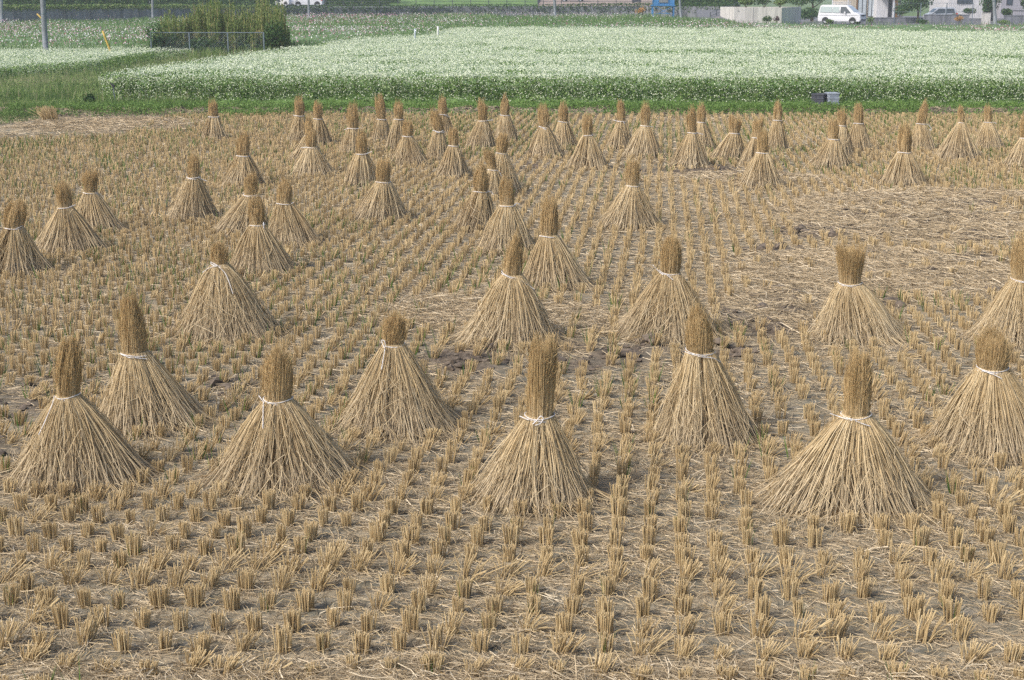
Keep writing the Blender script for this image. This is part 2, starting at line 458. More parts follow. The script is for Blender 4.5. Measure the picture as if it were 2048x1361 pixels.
# the land round the flower fields, just under the crops
mb = MB().add([(-90, 43.6, -0.02), (110, 43.6, -0.02), (150, 172, -0.02), (-150, 172, -0.02)], [(0, 1, 2, 3)])
g = mb.build('grass_land', M_LAND); tag(g, kind='structure')

# ------------------------------------------------------------------ straw stooks
def stook(xt, yt, wt, xtop, ytop, L, R, yb, hm, ht, label, tilt=0, tails=(), p=1.0, gaps=(), fan=(), loops=1, spikes=4, dome=0.5, seed=0):
    rg = np.random.default_rng(seed * 13 + 5)
    P = at((L + R) / 2, yb)
    s = scale_at(P[1], 0.1)
    Rb = (R - L) / 2 / s
    for _ in range(3):
        C = P + np.array([0, Rb * 0.9, 0]); s = scale_at(C[1], 0.1); Rb = (R - L) / 2 / s * 0.95
    C[0] = ((L + R) / 2 - CX) / FPX * (C[1] * CP + CAMH * SP)
    d = C[1]
    C[2] = float(gz(np.array([C[0]]), np.array([C[1]]))[0])
    T = atd(xt, yt, d) - C; TOP = atd(xtop, ytop, d) - C
    T[2] = max(T[2], 0.3)
    st = scale_at(d, 0.7)
    rt = wt / st
    rh = rt * 0.86
    hT = ht * .95 if ht > 1.22 else ht * .74 - .30 * max(0, dome - .3)
    near = 2 if d < 16 else (1 if d < 26 else 0)
    N = (2300, 1150, 560)[2 - near]
    rad = (0.0024, 0.0032, 0.0046)[2 - near]
    K = (7, 6, 5)[2 - near]
    root = empty('straw_stook', C, label, 'straw stook', 'straw stooks standing in the stubble field')
    # ---- skirt
    nb = rg.integers(5, 8)
    bc = np.arange(nb) * 2 * math.pi / nb + rg.normal(0, .25, nb)
    blen = rg.uniform(0.84, 1.08, nb)
    th = np.where(rg.random(N) < 0.72, bc[rg.integers(0, nb, N)] + rg.normal(0, 0.33, N), rg.random(N) * 6.283)
    for ga, gw in gaps:                       # a parting between two bundles
        dd = (th - ga + math.pi) % (2 * math.pi) - math.pi
        th = np.where(np.abs(dd) < gw, ga + np.sign(dd) * (gw + np.abs(rg.normal(0, 0.12, N))), th)
    bi = np.argmin(np.abs(((th[:, None] - bc[None]) + math.pi) % (2 * math.pi) - math.pi), 1)
    inner = rg.random(N) < 0.22
    r0 = rt * np.where(inner, rg.uniform(0.1, 0.7, N), np.sqrt(rg.uniform(0.55, 1, N)))
    rb = Rb * np.where(inner, rg.uniform(0.3, 0.8, N), rg.uniform(0.78, 1.03, N)) * blen[bi]
    for fa_, fs_ in fan:
        dd = (th - fa_ + math.pi) % (2 * math.pi) - math.pi
        rb = rb * (1 + fs_ * rg.random(N) * np.exp(-(dd / .45) ** 2))
    long_ = rg.random(N) < 0.16
    rb = np.where(long_, rb * rg.uniform(1.05, 1.28, N), rb)
    th2 = th + rg.normal(0, 0.10, N) + np.where(rg.random(N) < 0.12, rg.normal(0, 0.35, N), 0)
    t = np.linspace(0, 1, K)[None]
    pw = (p + rg.normal(0, 0.06, N) + np.where(long_, .32, 0))[:, None]
    tt = t * (1 - np.where(rg.random(N) < 0.25, rg.uniform(0, .14, N), 0))[:, None]
    tha = th[:, None] + (th2 - th)[:, None] * tt
    rr = r0[:, None] + (rb - r0)[:, None] * tt ** pw
    bend = rg.normal(0, 0.019, N)[:, None] * np.sin(math.pi * t)
    bend2 = rg.normal(0, 0.019, N)[:, None] * np.sin(math.pi * t)
    cx = T[0] * (1 - tt); cy = T[1] * (1 - tt)
    x = cx + np.cos(tha) * (rr + bend) - np.sin(tha) * bend2
    y = cy + np.sin(tha) * (rr + bend) * 0.95 + np.cos(tha) * bend2
    zend = rg.uniform(-0.01, 0.03, N)[:, None]
    z = (T[2] + 0.015) * (1 - tt) + zend * tt + np.sin(math.pi * tt) * 0.0
    mb = MB()
    btone = rg.normal(0, .12, nb)
    mb.tubes(np.stack([x, y, z], -1), rad * rg.uniform(0.7, 1.25, N), 3, np.clip(rg.normal(0.56, 0.19, N) + btone[bi], 0, 1))
    # packed straw filling, coloured dark for shade in the gaps; nothing shows through
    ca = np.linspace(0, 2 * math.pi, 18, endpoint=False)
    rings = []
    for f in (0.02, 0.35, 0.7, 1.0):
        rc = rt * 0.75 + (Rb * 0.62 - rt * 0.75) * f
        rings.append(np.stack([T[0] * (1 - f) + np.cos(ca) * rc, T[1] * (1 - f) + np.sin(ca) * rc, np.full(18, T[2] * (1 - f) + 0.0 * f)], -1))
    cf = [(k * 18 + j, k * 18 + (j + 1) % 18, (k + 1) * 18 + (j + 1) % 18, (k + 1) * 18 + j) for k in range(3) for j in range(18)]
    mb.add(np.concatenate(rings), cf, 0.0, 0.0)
    # wisps and leaf blades lying over the surface
    nw = (240, 90, 30)[2 - near]
    tw = rg.uniform(0.05, 0.85, nw); a0 = rg.random(nw) * 6.283
    ln = rg.uniform(0.12, 0.4, nw) / max(T[2], .4)
    k5 = np.linspace(0, 1, 5)[None]
    tk = np.clip(tw[:, None] + ln[:, None] * k5 * rg.choice([1, 1, -0.6], nw)[:, None], 0.0, 1.03)
    ak = a0[:, None] + rg.normal(0, 0.26, nw)[:, None] * k5 + rg.normal(0, 0.26, nw)[:, None] * k5 ** 2
    rk = (rt + (Rb - rt) * tk ** p) * 1.0 + 0.008 + np.abs(rg.normal(0, 0.03, nw))[:, None] * k5 ** 2
    mb.tubes(np.stack([T[0] * (1 - tk) + np.cos(ak) * rk, T[1] * (1 - tk) + np.sin(ak) * rk * .95, np.maximum(T[2] * (1 - tk), 0.01)], -1),
             rad * rg.uniform(0.5, 1.0, nw), 3, np.clip(rg.normal(0.75, 0.2, nw), 0, 1))
    # butts splayed over the ground
    ns = (260, 110, 45)[2 - near]
    a0 = rg.random(ns) * 6.283; rs = Rb * rg.uniform(0.7, 1.1, ns); a1 = a0 + rg.normal(0, 0.5, ns); l1 = rg.uniform(0.06, 0.22, ns)
    k3 = np.linspace(0, 1, 3)[None]
    mb.tubes(np.stack([np.cos(a0)[:, None] * rs[:, None] + np.cos(a1)[:, None] * l1[:, None] * k3, np.sin(a0)[:, None] * rs[:, None] + np.sin(a1)[:, None] * l1[:, None] * k3,
                       rg.uniform(0.03, 0.09, ns)[:, None] * (1 - k3) + 0.008], -1), rad * rg.uniform(0.6, 1, ns), 3, rg.random(ns))
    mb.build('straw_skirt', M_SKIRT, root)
    # ---- head
    N = (1300, 700, 380)[2 - near]
    rad2 = (0.0021, 0.0028, 0.0040)[2 - near]
    K = 6
    th = rg.random(N) * 6.283
    qv = np.where(rg.random(N) < .62, rg.uniform(.78, 1.0, N), np.sqrt(rg.random(N)))
    H = TOP[2] - T[2]
    nl = 11                                   # the ears hang together in locks of unequal length and lean
    la_ = rg.random(nl) * 6.283; lq_ = np.sqrt(rg.random(nl))
    li = np.argmin((np.cos(th)[:, None] * qv[:, None] - (np.cos(la_) * lq_)[None]) ** 2 + (np.sin(th)[:, None] * qv[:, None] - (np.sin(la_) * lq_)[None]) ** 2 + rg.random((N, nl)) * .12, 1)
    ll = rg.uniform(.80, 1.10, nl); lnx = rg.normal(0, .16, nl) * rh; lny = rg.normal(0, .16, nl) * rh; lt = rg.normal(0, .14, nl)
    ln = (0.54 + 0.50 * rg.beta(2.2, 1.3, N)) * (1.10 - dome * 0.26 * qv ** 2) * ll[li]
    nsp = spikes * 2 + 10
    ln[:nsp] = rg.uniform(1.0, 1.28, nsp)
    t = np.linspace(0, 1, K)[None]
    tl = t * ln[:, None]
    tc_ = np.clip(tl, 0, 1.0)
    prof = (1 - tc_) * (1 - 2 * tc_) + 4 * tc_ * (1 - tc_) * (hm + .06) + tc_ * (2 * tc_ - 1) * hT
    twist = rg.normal(0, 0.18, N)[:, None] * t
    fz = 0.008 + 0.022 * (rg.random(N) < 0.12)
    fx = rg.normal(0, 1, N)[:, None] * fz[:, None] * t ** 2 + lnx[li][:, None] * t ** 1.6; fy = rg.normal(0, 1, N)[:, None] * fz[:, None] * t ** 2 + lny[li][:, None] * t ** 1.6
    rr = rh * qv[:, None] * prof
    lx = (TOP[0] - T[0]); ly = TOP[1] - T[1]
    x = T[0] + lx * tl ** 1.2 + np.cos(th[:, None] + twist) * rr + fx
    y = T[1] + ly * tl ** 1.2 + np.sin(th[:, None] + twist) * rr + fy
    z = T[2] - 0.02 + (H + 0.02) * tl
    mb = MB().tubes(np.stack([x, y, z], -1), rad2 * rg.uniform(0.6, 1.3, N)[:, None] * (1.1 - 0.75 * t), 3, np.clip(0.5 + 1.5 * (vn(th * 4.5, qv * 2.5, seed) - .5) + lt[li] + rg.normal(0, 0.14, N), 0, 1))
    # packed inner straw of the head
    ca = np.linspace(0, 2 * math.pi, 14, endpoint=False); rings = []; NR = 7
    for f in np.linspace(0, 1, NR):
        tf = f * .86 * (1 - .25 * max(0, dome)); pf = (1 - tf) * (1 - 2 * tf) + 4 * tf * (1 - tf) * (hm + .06) + tf * (2 * tf - 1) * hT
        rc = rh * pf * .86 * (1 - .55 * f ** 4) * (1 + rg.normal(0, .06, 14))
        rings.append(np.stack([T[0] + lx * tf ** 1.2 + np.cos(ca) * rc, T[1] + ly * tf ** 1.2 + np.sin(ca) * rc, T[2] + H * tf + rg.normal(0, .02, 14) * f], -1))
    cf = [(k * 14 + j, k * 14 + (j + 1) % 14, (k + 1) * 14 + (j + 1) % 14, (k + 1) * 14 + j) for k in range(NR - 1) for j in range(14)]
    mb.add(np.concatenate(rings), cf, np.tile(np.clip(.42 + rg.normal(0, .18, 14), 0, 1), NR), np.repeat(np.linspace(0, .8, NR), 14))
    mb.add(rings[-1], [tuple(range(14))], .35, .6)
    # ears: short fuzzy awns
    na = (240, 110, 40)[2 - near]
    a0 = rg.random(na) * 6.283; ta = rg.uniform(0.08, 0.95, na)
    pr = (1 - ta) * (1 - 2 * ta) + 4 * ta * (1 - ta) * hm + ta * (2 * ta - 1) * ht
    ra = rh * pr * (1.02 - dome * 0.25 * ta ** 3)
    k3 = np.linspace(0, 1, 3)[None]; la = rg.uniform(0.03, 0.09, na)
    out = rg.uniform(0.1, 0.55, na)
    a1 = a0 + rg.normal(0, 0.5, na)
    mb.tubes(np.stack([T[0] + (lx * ta ** 1.2 + np.cos(a0) * ra)[:, None] + (np.cos(a1) * la * out)[:, None] * k3,
                       T[1] + (ly * ta ** 1.2 + np.sin(a0) * ra)[:, None] + (np.sin(a1) * la * out)[:, None] * k3,
                       T[2] + (H * ta)[:, None] + (la * rg.uniform(0.3, 1, na))[:, None] * k3], -1), rad2 * 0.7, 3, rg.random(na))
    mb.build('straw_head', M_HEAD, root)
    # ---- string
    rs = (0.0031, 0.0043, 0.006)[2 - near]
    aa = np.linspace(0, 2 * math.pi, 25)
    mb = MB()
    sl = tilt / (2 * wt)
    for lo in range(loops):
        dz = (lo - (loops - 1) / 2) * 0.018
        rr = rt * (1.05 + 0.02 * np.sin(3 * aa + lo))
        pts = np.stack([T[0] + np.cos(aa) * rr, T[1] + np.sin(aa) * rr, T[2] + dz - np.cos(aa) * rr * sl * 1.0 + 0.006 * np.sin(2 * aa + lo * 2)], -1)
        mb.path(pts, rs, 6)
    tie = mb.build('tie_string', M_STRING, root, smooth=True)
    for tl_ in tails:                          # loose ends and bow loops, in pixels from the middle of the neck
        pts = []
        for (dx, dy) in tl_:
            x_ = dx / st; z_ = -dy / st
            f_ = min(1, max(0, -z_) / T[2])
            r_ = rt * 1.05 + (Rb - rt) * f_ ** p
            dx_ = T[0] + x_ - T[0] * (1 - f_)
            pts.append((T[0] + x_, T[1] * (1 - f_) - math.sqrt(max(r_ * r_ - dx_ * dx_, (.2 * r_) ** 2)) * .98 - 0.022, T[2] + z_))
        # smooth polyline
        pts = np.array(pts)
        u = np.linspace(0, len(pts) - 1, max(7, 5 * len(pts)))
        f = np.stack([np.interp(u, np.arange(len(pts)), pts[:, k]) for k in range(3)], -1)
        for _ in range(3):
            f[1:-1] = (f[:-2] + 2 * f[1:-1] + f[2:]) / 4
        MB().path(f, rs * 0.95, 6).build('loose_end', M_STRING, tie, smooth=True)
    return root

S = []
def st(*a, **k): S.append((a, k))
# ---- front row
st(136, 793, 23, 140, 686, 18, 300, 992, 1.12, .95, 'front row stook at far left, long string end hanging down its left flank', tilt=-3, tails=[[(-22, -6), (-24, 8), (-36, 40), (-48, 66)]], loops=2, p=.95, fan=[(-.2, .3)])
st(270, 706, 27, 257, 600, 193, 408, 873, .95, .8, 'tall stook just behind the front stook at the far left, pale head leaning left', tails=[[(-26, -2), (0, 3), (27, 2)], [(5, 2), (30, 8)]], loops=1)
st(556, 800, 28, 555, 697, 425, 726, 1003, 1.05, .72, 'broad front row stook, string knotted at left with one end hanging straight down', tails=[[(-26, -2), (-24, 18), (-22, 42)], [(-24, 0), (-36, -12)]], loops=2, dome=.7, p=.95)
st(787, 690, 21, 790, 627, 668, 919, 886, 1.1, 1.05, 'stook with white bow loop left of its short head, standing before dark churned mud', tails=[[(-16, 2), (-24, -12), (-16, -14), (-13, 0)], [(-15, 2), (-18, 20), (-21, 40)]], loops=1, tilt=-4)
st(1079, 833, 29, 1085, 690, 952, 1190, 1030, 1.02, 1.15, 'tall headed front row stook with a round string loop at the middle of its neck', tails=[[(-22, 0), (-40, -4)], [(-14, 6), (-4, -4), (2, -12), (8, -6), (2, 4), (-10, 8)]], loops=2, dome=.25)
st(1400, 705, 28, 1392, 618, 1298, 1527, 905, .95, .35, 'stook with a pointed wispy tip and a dark hollow between the bundles at its foot', tilt=6, tails=[[(0, 0), (25, 6), (40, 17)]], loops=2, gaps=[(-1.62, .2)], dome=.8)
st(1712, 832, 29, 1719, 718, 1535, 1866, 1054, .95, .95, 'widest front row stook, right of centre, its straw fanned far out to the left', tails=[[(-22, 0), (-40, -3), (-54, -8)], [(-10, 0), (8, 6), (20, 10)]], loops=2, tilt=-2, dome=.3, p=.9, gaps=[(-2.1, .05)], fan=[(3.3, .35)])
st(1985, 738, 30, 1986, 652, 1855, 2112, 928, 1.14, .7, 'stook at the right edge with a bulging round head and two short string ends', tails=[[(-28, -2), (-5, 4), (6, 10)]], loops=2, dome=.8)
# ---- second row
st(440, 530, 17, 437, 488, 345, 570, 693, .95, .75, 'stook with a very short head and a white bow with two long trailing string ends', tails=[[(0, -2), (-20, 4), (-34, 14)], [(0, -2), (16, 12), (24, 28), (33, 50)], [(0, -2), (-12, -8), (-18, -4)]], loops=2, p=.85, tilt=6)
st(1025, 552, 21, 1033, 472, 912, 1121, 704, .75, .3, 'stook with a thin spiky head and a string slanting down to the right', tilt=12, tails=[[(18, 6), (34, 18), (44, 26)]], loops=2, p=.88, spikes=8, dome=.7)
st(1340, 547, 20, 1343, 478, 1232, 1446, 693, 1.12, .95, 'stook with a slightly leaning brown head and a string end sticking up to the left', tails=[[(-16, 0), (-26, -8), (-35, -18)], [(-8, 0), (4, 8)]], loops=2, tilt=5)
st(1700, 568, 23, 1700, 496, 1632, 1806, 693, 1.12, 1.45, 'stook with a wide flared brush-like head, amid flattened straw', loops=2, dome=.05, p=.9)
st(2045, 560, 22, 2046, 478, 1935, 2152, 704, 1.1, .95, 'stook cut by the right picture edge just behind the bulging headed stook', loops=2)
# ---- middle field
st(28, 456, 18, 34, 404, -48, 102, 558, 1.22, .9, 'leftmost stook of the middle field, head bulging left, small knot on its right', tails=[[(10, -1), (20, -5)]], gaps=[(-1.75, .2)], dome=.6)
st(130, 415, 15, 124, 369, 72, 208, 514, 1.1, 1.15, 'wide spreading stook between the leftmost stook and the flared one behind it', tilt=-5, tails=[[(12, -2), (24, -6)]], dome=.3, fan=[(-.2, .25), (3.2, .2)])
st(181, 386, 14, 180, 345, 148, 247, 470, 1.1, 1.3, 'left side stook with a flat topped flaring head and unbroken white band', tails=[[(13, -2), (17, 4)]], dome=.05, fan=[(-.3, .35)])
st(387, 356, 13, 388, 312, 326, 442, 446, .95, .8, 'stook with a tall narrow head and a string end trailing right, left of centre', tails=[[(11, -2), (22, 4), (29, 6)]], loops=2, gaps=[(-1.6, .12)])
st(502, 391, 15, 503, 346, 418, 545, 472, .85, .75, 'stook with a leaning left bundle, half hidden behind the torn headed stook', tails=[[(10, 0), (22, 1), (23, 6)]], loops=2, gaps=[(-1.1, .25)])
st(514, 450, 15, 511, 396, 457, 592, 556, 1.15, 1.1, 'stook with a slant cut head leaning left and a string loop at its right side', tails=[[(14, -2), (15, -8), (16, 6)]], tilt=-2, dome=.4, seed=3)
st(569, 407, 16, 568, 361, 533, 642, 498, 1.0, .8, 'stook with a thick blunt head and one bundle splayed out at its right foot', tails=[[(15, -1), (20, -3)]], gaps=[(-.7, .18)], fan=[(-.3, .3)])
st(486, 312, 13, 488, 265, 436, 530, 379, .98, .85, 'lone stook with a tall blunt head, between the narrow headed stook and the far rows', )
st(766, 364, 15, 768, 322, 700, 817, 446, 1.05, 1.05, 'lone stook in the middle of the stubble with a short stout head', dome=.3)
st(962, 383, 15, 963, 331, 902, 1000, 467, 1.12, .6, 'stook with an egg shaped head, string end curling right, in front of a hidden stook', tails=[[(13, -2), (22, 1), (25, 7)]], dome=.7)
st(1014, 411, 16, 1012, 354, 948, 1070, 512, .9, .6, 'stook with a tapering head right behind the thin spiky headed stook', tails=[[(14, -2), (20, -6), (26, -2)]], tilt=-2, dome=.6)
st(1098, 472, 18, 1098, 400, 1032, 1186, 586, 1.08, .9, 'large middle stook with a tall thick head, right behind the thin spiky headed one')
st(1265, 372, 13, 1266, 321, 1188, 1324, 461, 1.1, .9, 'lone stook standing between bare patches right of centre, wide and evenly spread', dome=.4)
st(985, 340, 10, 977, 303, 945, 1015, 400, 1.1, 1.25, 'stook hidden behind the egg shaped head, its own head split in two', tails=[[(8, 0), (14, 4), (18, 12)]], dome=.1)
st(1003, 307, 11, 1005, 270, 965, 1047, 392, 1.15, 1.15, 'stook with a ragged head and a long bundle running down to its right', tilt=2, dome=.3)
st(723, 308, 12, 722, 263, 682, 758, 376, 1.0, .8, 'stook with its string end pointing right, beside the hip of the short broad one', tails=[[(10, -1), (22, -5)]], tilt=-2)
st(622, 295, 11, 623, 257, 574, 674, 357, 1.15, 1.15, 'low broad stook whose string points left, in front of a second stook', tails=[[(-10, 0), (-20, 0)]], dome=.2)
st(619, 272, 9, 618, 236, 572, 650, 325, .95, .7, 'stook almost hidden behind the low broad one, only its tip and left side showing')
st(815, 273, 10, 815, 242, 778, 860, 334, 1.15, 1.1, 'stook with a barrel shaped head and broad skirt, front of the centre left far group', dome=.3)
st(907, 292, 10, 907, 258, 868, 944, 359, 1.15, 1.15, 'stook with a fuzzy round head nearest the viewer in the far centre group', dome=.3)
st(877, 263, 11, 868, 221, 850, 900, 322, 1.15, .95, 'slim stook whose head leans strongly to the left', tilt=3, dome=.2, tails=[[(-10, -3), (0, 2), (10, -2)]])
# ---- far rows
st(427, 234, 10, 426, 202, 401, 456, 283, 1.0, 1.0, 'small stook standing alone at the far left near the straw heap', tails=[[(-10, 2), (12, -1)]])
st(599, 232, 9, 598, 196, 572, 622, 290, 1.05, .9, 'tall brown headed far stook, left one of a close pair under the grass verge', tails=[[(-8, 0), (-12, -2)]])
st(636, 238, 9, 635, 206, 606, 666, 295, 1.1, 1.2, 'frayed flat headed far stook, right one of a close pair under the grass verge', dome=.05)
st(706, 257, 11, 706, 211, 676, 738, 311, 1.2, .95, 'far stook with a bulky head of stray straws and string ends on both sides', tails=[[(-10, 0), (-18, 3)], [(9, 0), (18, -1)]], spikes=8)
st(763, 239, 9, 757, 196, 740, 784, 286, 1.15, 1.2, 'far stook with a tousled head tilted left and a pale straw down its middle', spikes=9, dome=.1)
st(797, 239, 9, 797, 204, 768, 818, 302, 1.1, 1.05, 'far stook with a straight head, close beside the tousled one', spikes=5)
st(886, 229, 9, 884, 195, 868, 910, 272, 1.0, .8, 'far stook behind the left leaning one, a long straw hanging off its head', tails=[[(0, 0), (8, 2), (14, 6)]], spikes=5)
st(966, 242, 9, 964, 204, 926, 996, 303, 1.15, 1.2, 'far centre stook with a two pronged head and string pointing right', tails=[[(8, -1), (20, -2)]], dome=-.1, spikes=6, tilt=-2)
st(1010, 231, 9, 1009, 194, 986, 1042, 286, 1.1, .6, 'far stook with a pointed head and a bundle leaning at its right foot', tails=[[(-8, 0), (-10, -3)]], dome=.7)
st(1088, 255, 10, 1084, 212, 1053, 1133, 319, 1.1, 1.1, 'far stook with a head leaning left and a thick knot on its neck', tails=[[(-10, -3), (4, 4)]], spikes=7, tilt=2)
st(1126, 244, 10, 1128, 207, 1100, 1156, 301, 1.05, .9, 'far stook with a neat upright head, standing behind the one with the knotted neck', tilt=2)
st(1175, 271, 10, 1175, 231, 1126, 1218, 343, 1.15, 1.05, 'far stook with a dark brown head, nearest of the right centre group', tilt=-3, dome=.4)
st(1243, 243, 9, 1241, 206, 1210, 1268, 302, .95, .95, 'far stook with a double topped head and a string end sticking out to the left', tails=[[(-6, 0), (-18, -3)], [(0, -2), (6, 4)]], dome=0, spikes=6)
st(1290, 252, 9, 1291, 211, 1244, 1330, 319, 1.0, 1.1, 'far stook with a very wide skirt and wispy straws rising from its head', tails=[[(8, 0), (16, 2)]], spikes=8)
st(1384, 266, 9, 1383, 219, 1334, 1424, 341, 1.1, 1.0, 'far stook with a crooked head, in front of another and string pointing right', tails=[[(8, -1), (18, 2), (22, 3)]], spikes=9)
st(1402, 245, 8, 1403, 209, 1376, 1434, 304, 1.2, 1.0, 'far stook half hidden behind the crooked headed stook', spikes=5)
st(1469, 267, 10, 1470, 234, 1420, 1496, 323, 1.3, 1.45, 'far stook with a bushy mushroom like head', dome=.25)
st(1555, 241, 9, 1555, 206, 1534, 1580, 306, .95, .85, 'far stook with a slim spiked head standing apart behind the tall headed one', spikes=7)
st(1512, 276, 8, 1518, 238, 1474, 1548, 338, 1.2, 1.5, 'far stook with a forked head, hidden behind the tall headed stook on its right', dome=-.1, spikes=6)
st(1525, 306, 12, 1526, 262, 1472, 1570, 379, 1.05, 1.0, 'tall headed stook with a dark foot in front of two others, right of centre', dome=.3)
st(1667, 279, 11, 1667, 240, 1615, 1704, 341, 1.0, .8, 'stook with an extra bundle at its left, in front of one below the crates')
st(1684, 252, 8, 1684, 219, 1652, 1708, 319, 1.1, 1.2, 'far stook below the crates, mostly hidden, with a long straw rising from it', spikes=7)
st(1717, 247, 10, 1718, 209, 1692, 1747, 304, 1.0, .9, 'far stook with a thick blunt head just right of the crates')
st(1809, 305, 13, 1810, 252, 1760, 1858, 377, 1.15, 1.0, 'big headed stook on the right, standing before a mat of flattened straw', dome=.4)
st(1842, 248, 9, 1850, 206, 1822, 1874, 303, 1.05, .5, 'far right stook, head swept to a point at right, string curling to the ground', tails=[[(8, 0), (14, 2), (20, 8), (20, 12), (16, 12)]], dome=.4)
st(1922, 246, 6, 1921, 216, 1867, 1964, 323, 1.05, .8, 'far right stook with a tiny thin head on a broad cone', spikes=6, dome=.4)
st(1976, 245, 8, 1976, 213, 1948, 2013, 304, 1.05, .9, 'far right stook with a short square head and a string end pointing right', tails=[[(8, -1), (16, 2)]])
st(2050, 277, 10, 2049, 238, 2003, 2092, 338, 1.1, .9, 'far stook cut off by the right picture edge, only its left side in view')
STOOKS = []
for i, (a_, k_) in enumerate(S):
    k_.setdefault('seed', i + 20)
    r_ = stook(*a_, **k_)
    STOOKS.append((r_.location.x, r_.location.y, (a_[6] - a_[5]) / 2 / scale_at(r_.location.y, .1)))
SK = np.array(STOOKS)

# ------------------------------------------------------------------ stubble
def clump_paths(rg, n, h, r0, r1, splay, dirn, K=3):
    a0 = rg.random(n) * 6.283; q0 = np.sqrt(rg.random(n))
    b = np.stack([np.cos(a0) * q0 * r0, np.sin(a0) * q0 * r0], -1)
    tp = np.stack([np.cos(a0) * q0 * r1, np.sin(a0) * q0 * r1], -1)
    sp = np.abs(rg.normal(splay, splay * 0.7 + 0.01, n)) * h
    da = dirn + rg.normal(0, 0.45, n)
    tp = tp + np.stack([np.cos(da), np.sin(da)], -1) * sp[:, None] + rg.normal(0, 0.006 + 0.03 * splay, (n, 2))
    hh = np.sqrt(np.maximum(0.0004, (h * rg.uniform(0.88, 1.06, n)) ** 2 - sp ** 2 * 0.85))
    t = np.linspace(0, 1, K)[None, :, None]
    xy = b[:, None] * (1 - t) + tp[:, None] * t
    z = (hh[:, None] * np.linspace(0, 1, K)[None] ** (1.0 if splay < .4 else 0.8))
    return np.concatenate([xy, z[:, :, None]], -1)

def clump_mesh(name, rg, n, h, r0, r1, splay, dirn, rad, S_=5, junk=6):
    P = clump_paths(rg, n, h, r0, r1, splay, dirn)
    P[:, 0, 2] -= 0.03
    mb = MB().tubes(P, rad * rg.uniform(0.75, 1.25, n), S_, np.clip(rg.normal(0.5, 0.25, n), 0, 1), cap=True)
    if junk:     # stray leaf strips round the foot
        a0 = rg.random(junk) * 6.283; l = rg.uniform(0.05, 0.14, junk)
        k = np.linspace(0, 1, 4)[None]
        x = np.cos(a0)[:, None] * (0.03 + l[:, None] * k); y = np.sin(a0)[:, None] * (0.03 + l[:, None] * k)
        z = 0.01 + np.abs(rg.normal(0.04, 0.03, junk))[:, None] * np.sin(k * 2.6)
        mb.tubes(np.stack([x, y, z], -1), 0.0016, 3, rg.uniform(0.4, 1, junk))
    return mb.mesh(name, M_STUB)

def shoot_mesh(rg, n=5, h=0.13):
    a0 = rg.random(n) * 6.283; ro = rg.uniform(0.0, 0.04, n); l = rg.uniform(0.5, 1.15, n) * h
    k = np.linspace(0, 1, 4)[None]
    x = np.cos(a0)[:, None] * (ro[:, None] + 0.25 * l[:, None] * k ** 2); y = np.sin(a0)[:, None] * (ro[:, None] + 0.25 * l[:, None] * k ** 2)
    z = l[:, None] * k
    r = 0.0026 * (1.05 - k) * np.ones((n, 1))
    return MB().tubes(np.stack([x, y, z], -1), r, 3).mesh('green_shoot', M_SHOOT)

ROT = R_(5.7)
DX, DY = 0.205, 0.262
iy = np.arange(-2, 170); ix = np.arange(-130, 131)
IX, IY = np.meshgrid(ix, iy)
gx = IX * DX + IY * DY * math.tan(ROT) + 0.05
gy = 5.0 + IY * DY - IX * DX * math.tan(R_(2.0))
wob = 0.06 * (fbm(gy * 0.3, IX * 0.15, 41) - 0.5)
gx = gx + wob + RNG.normal(0, 0.010, gx.shape); gy = gy + RNG.normal(0, 0.024, gy.shape)
gx = gx.ravel(); gy = gy.ravel(); gi = IY.ravel()
edgey = 41.5 + 0.9 * (fbm(gx * 0.4, gx * 0 + 2, 44) - 0.5)
left_lim = at(0, 262)[1]
keep = (gy > 5.6) & (gy < edgey) & (np.abs(gx) < gy * 0.40 + 1.6)
# stubble does not stand where the left bank and the straw heap lie
keep &= ~((gx < -9.2) & (gy > 33.5 + (gx + 13) * 0.5))
mudm = mud_at(gx, gy); matm = mask(MAT, gx, gy)
drop = (RNG.random(len(gx)) < 0.75 * mudm) | ((matm > 0.5) & (gy > 8.0) & (RNG.random(len(gx)) < 0.86)) | (RNG.random(len(gx)) < 0.02)
keep &= ~drop
for sx, sy, sr in SK:
    keep &= ((gx - sx) ** 2 + (gy - sy) ** 2) > (sr * 0.86) ** 2
gx, gy, gi = gx[keep], gy[keep], gi[keep]
gzv = gz(gx, gy)
# wheel strips that run across the near rows: pressed, splayed stubble
def strip(y):
    w = np.zeros_like(y)
    for yy, hw, s in ((at(1000, 1160)[1], .13, .65), (at(1000, 1284)[1], .10, .4), (at(1000, 1330)[1], .14, .4), (at(1000, 905)[1], .3, .5), (at(1000, 800)[1], .35, .5), (at(1000, 985)[1], .2, .3)):
        w = np.maximum(w, s * np.clip(1.5 - np.abs(y - yy) / hw, 0, 1))
    return w
spl = np.clip(strip(gy) * RNG.uniform(0.3, 1.3, len(gy)) + (RNG.random(len(gy)) < 0.07) * RNG.uniform(.2, .7, len(gy)) + mask(MUD, gx, gy) * 0.3 + 0.04, 0, 0.95)
short = np.where(gy < at(1000, 1325)[1] + 0.05, 0.72, 1.0)
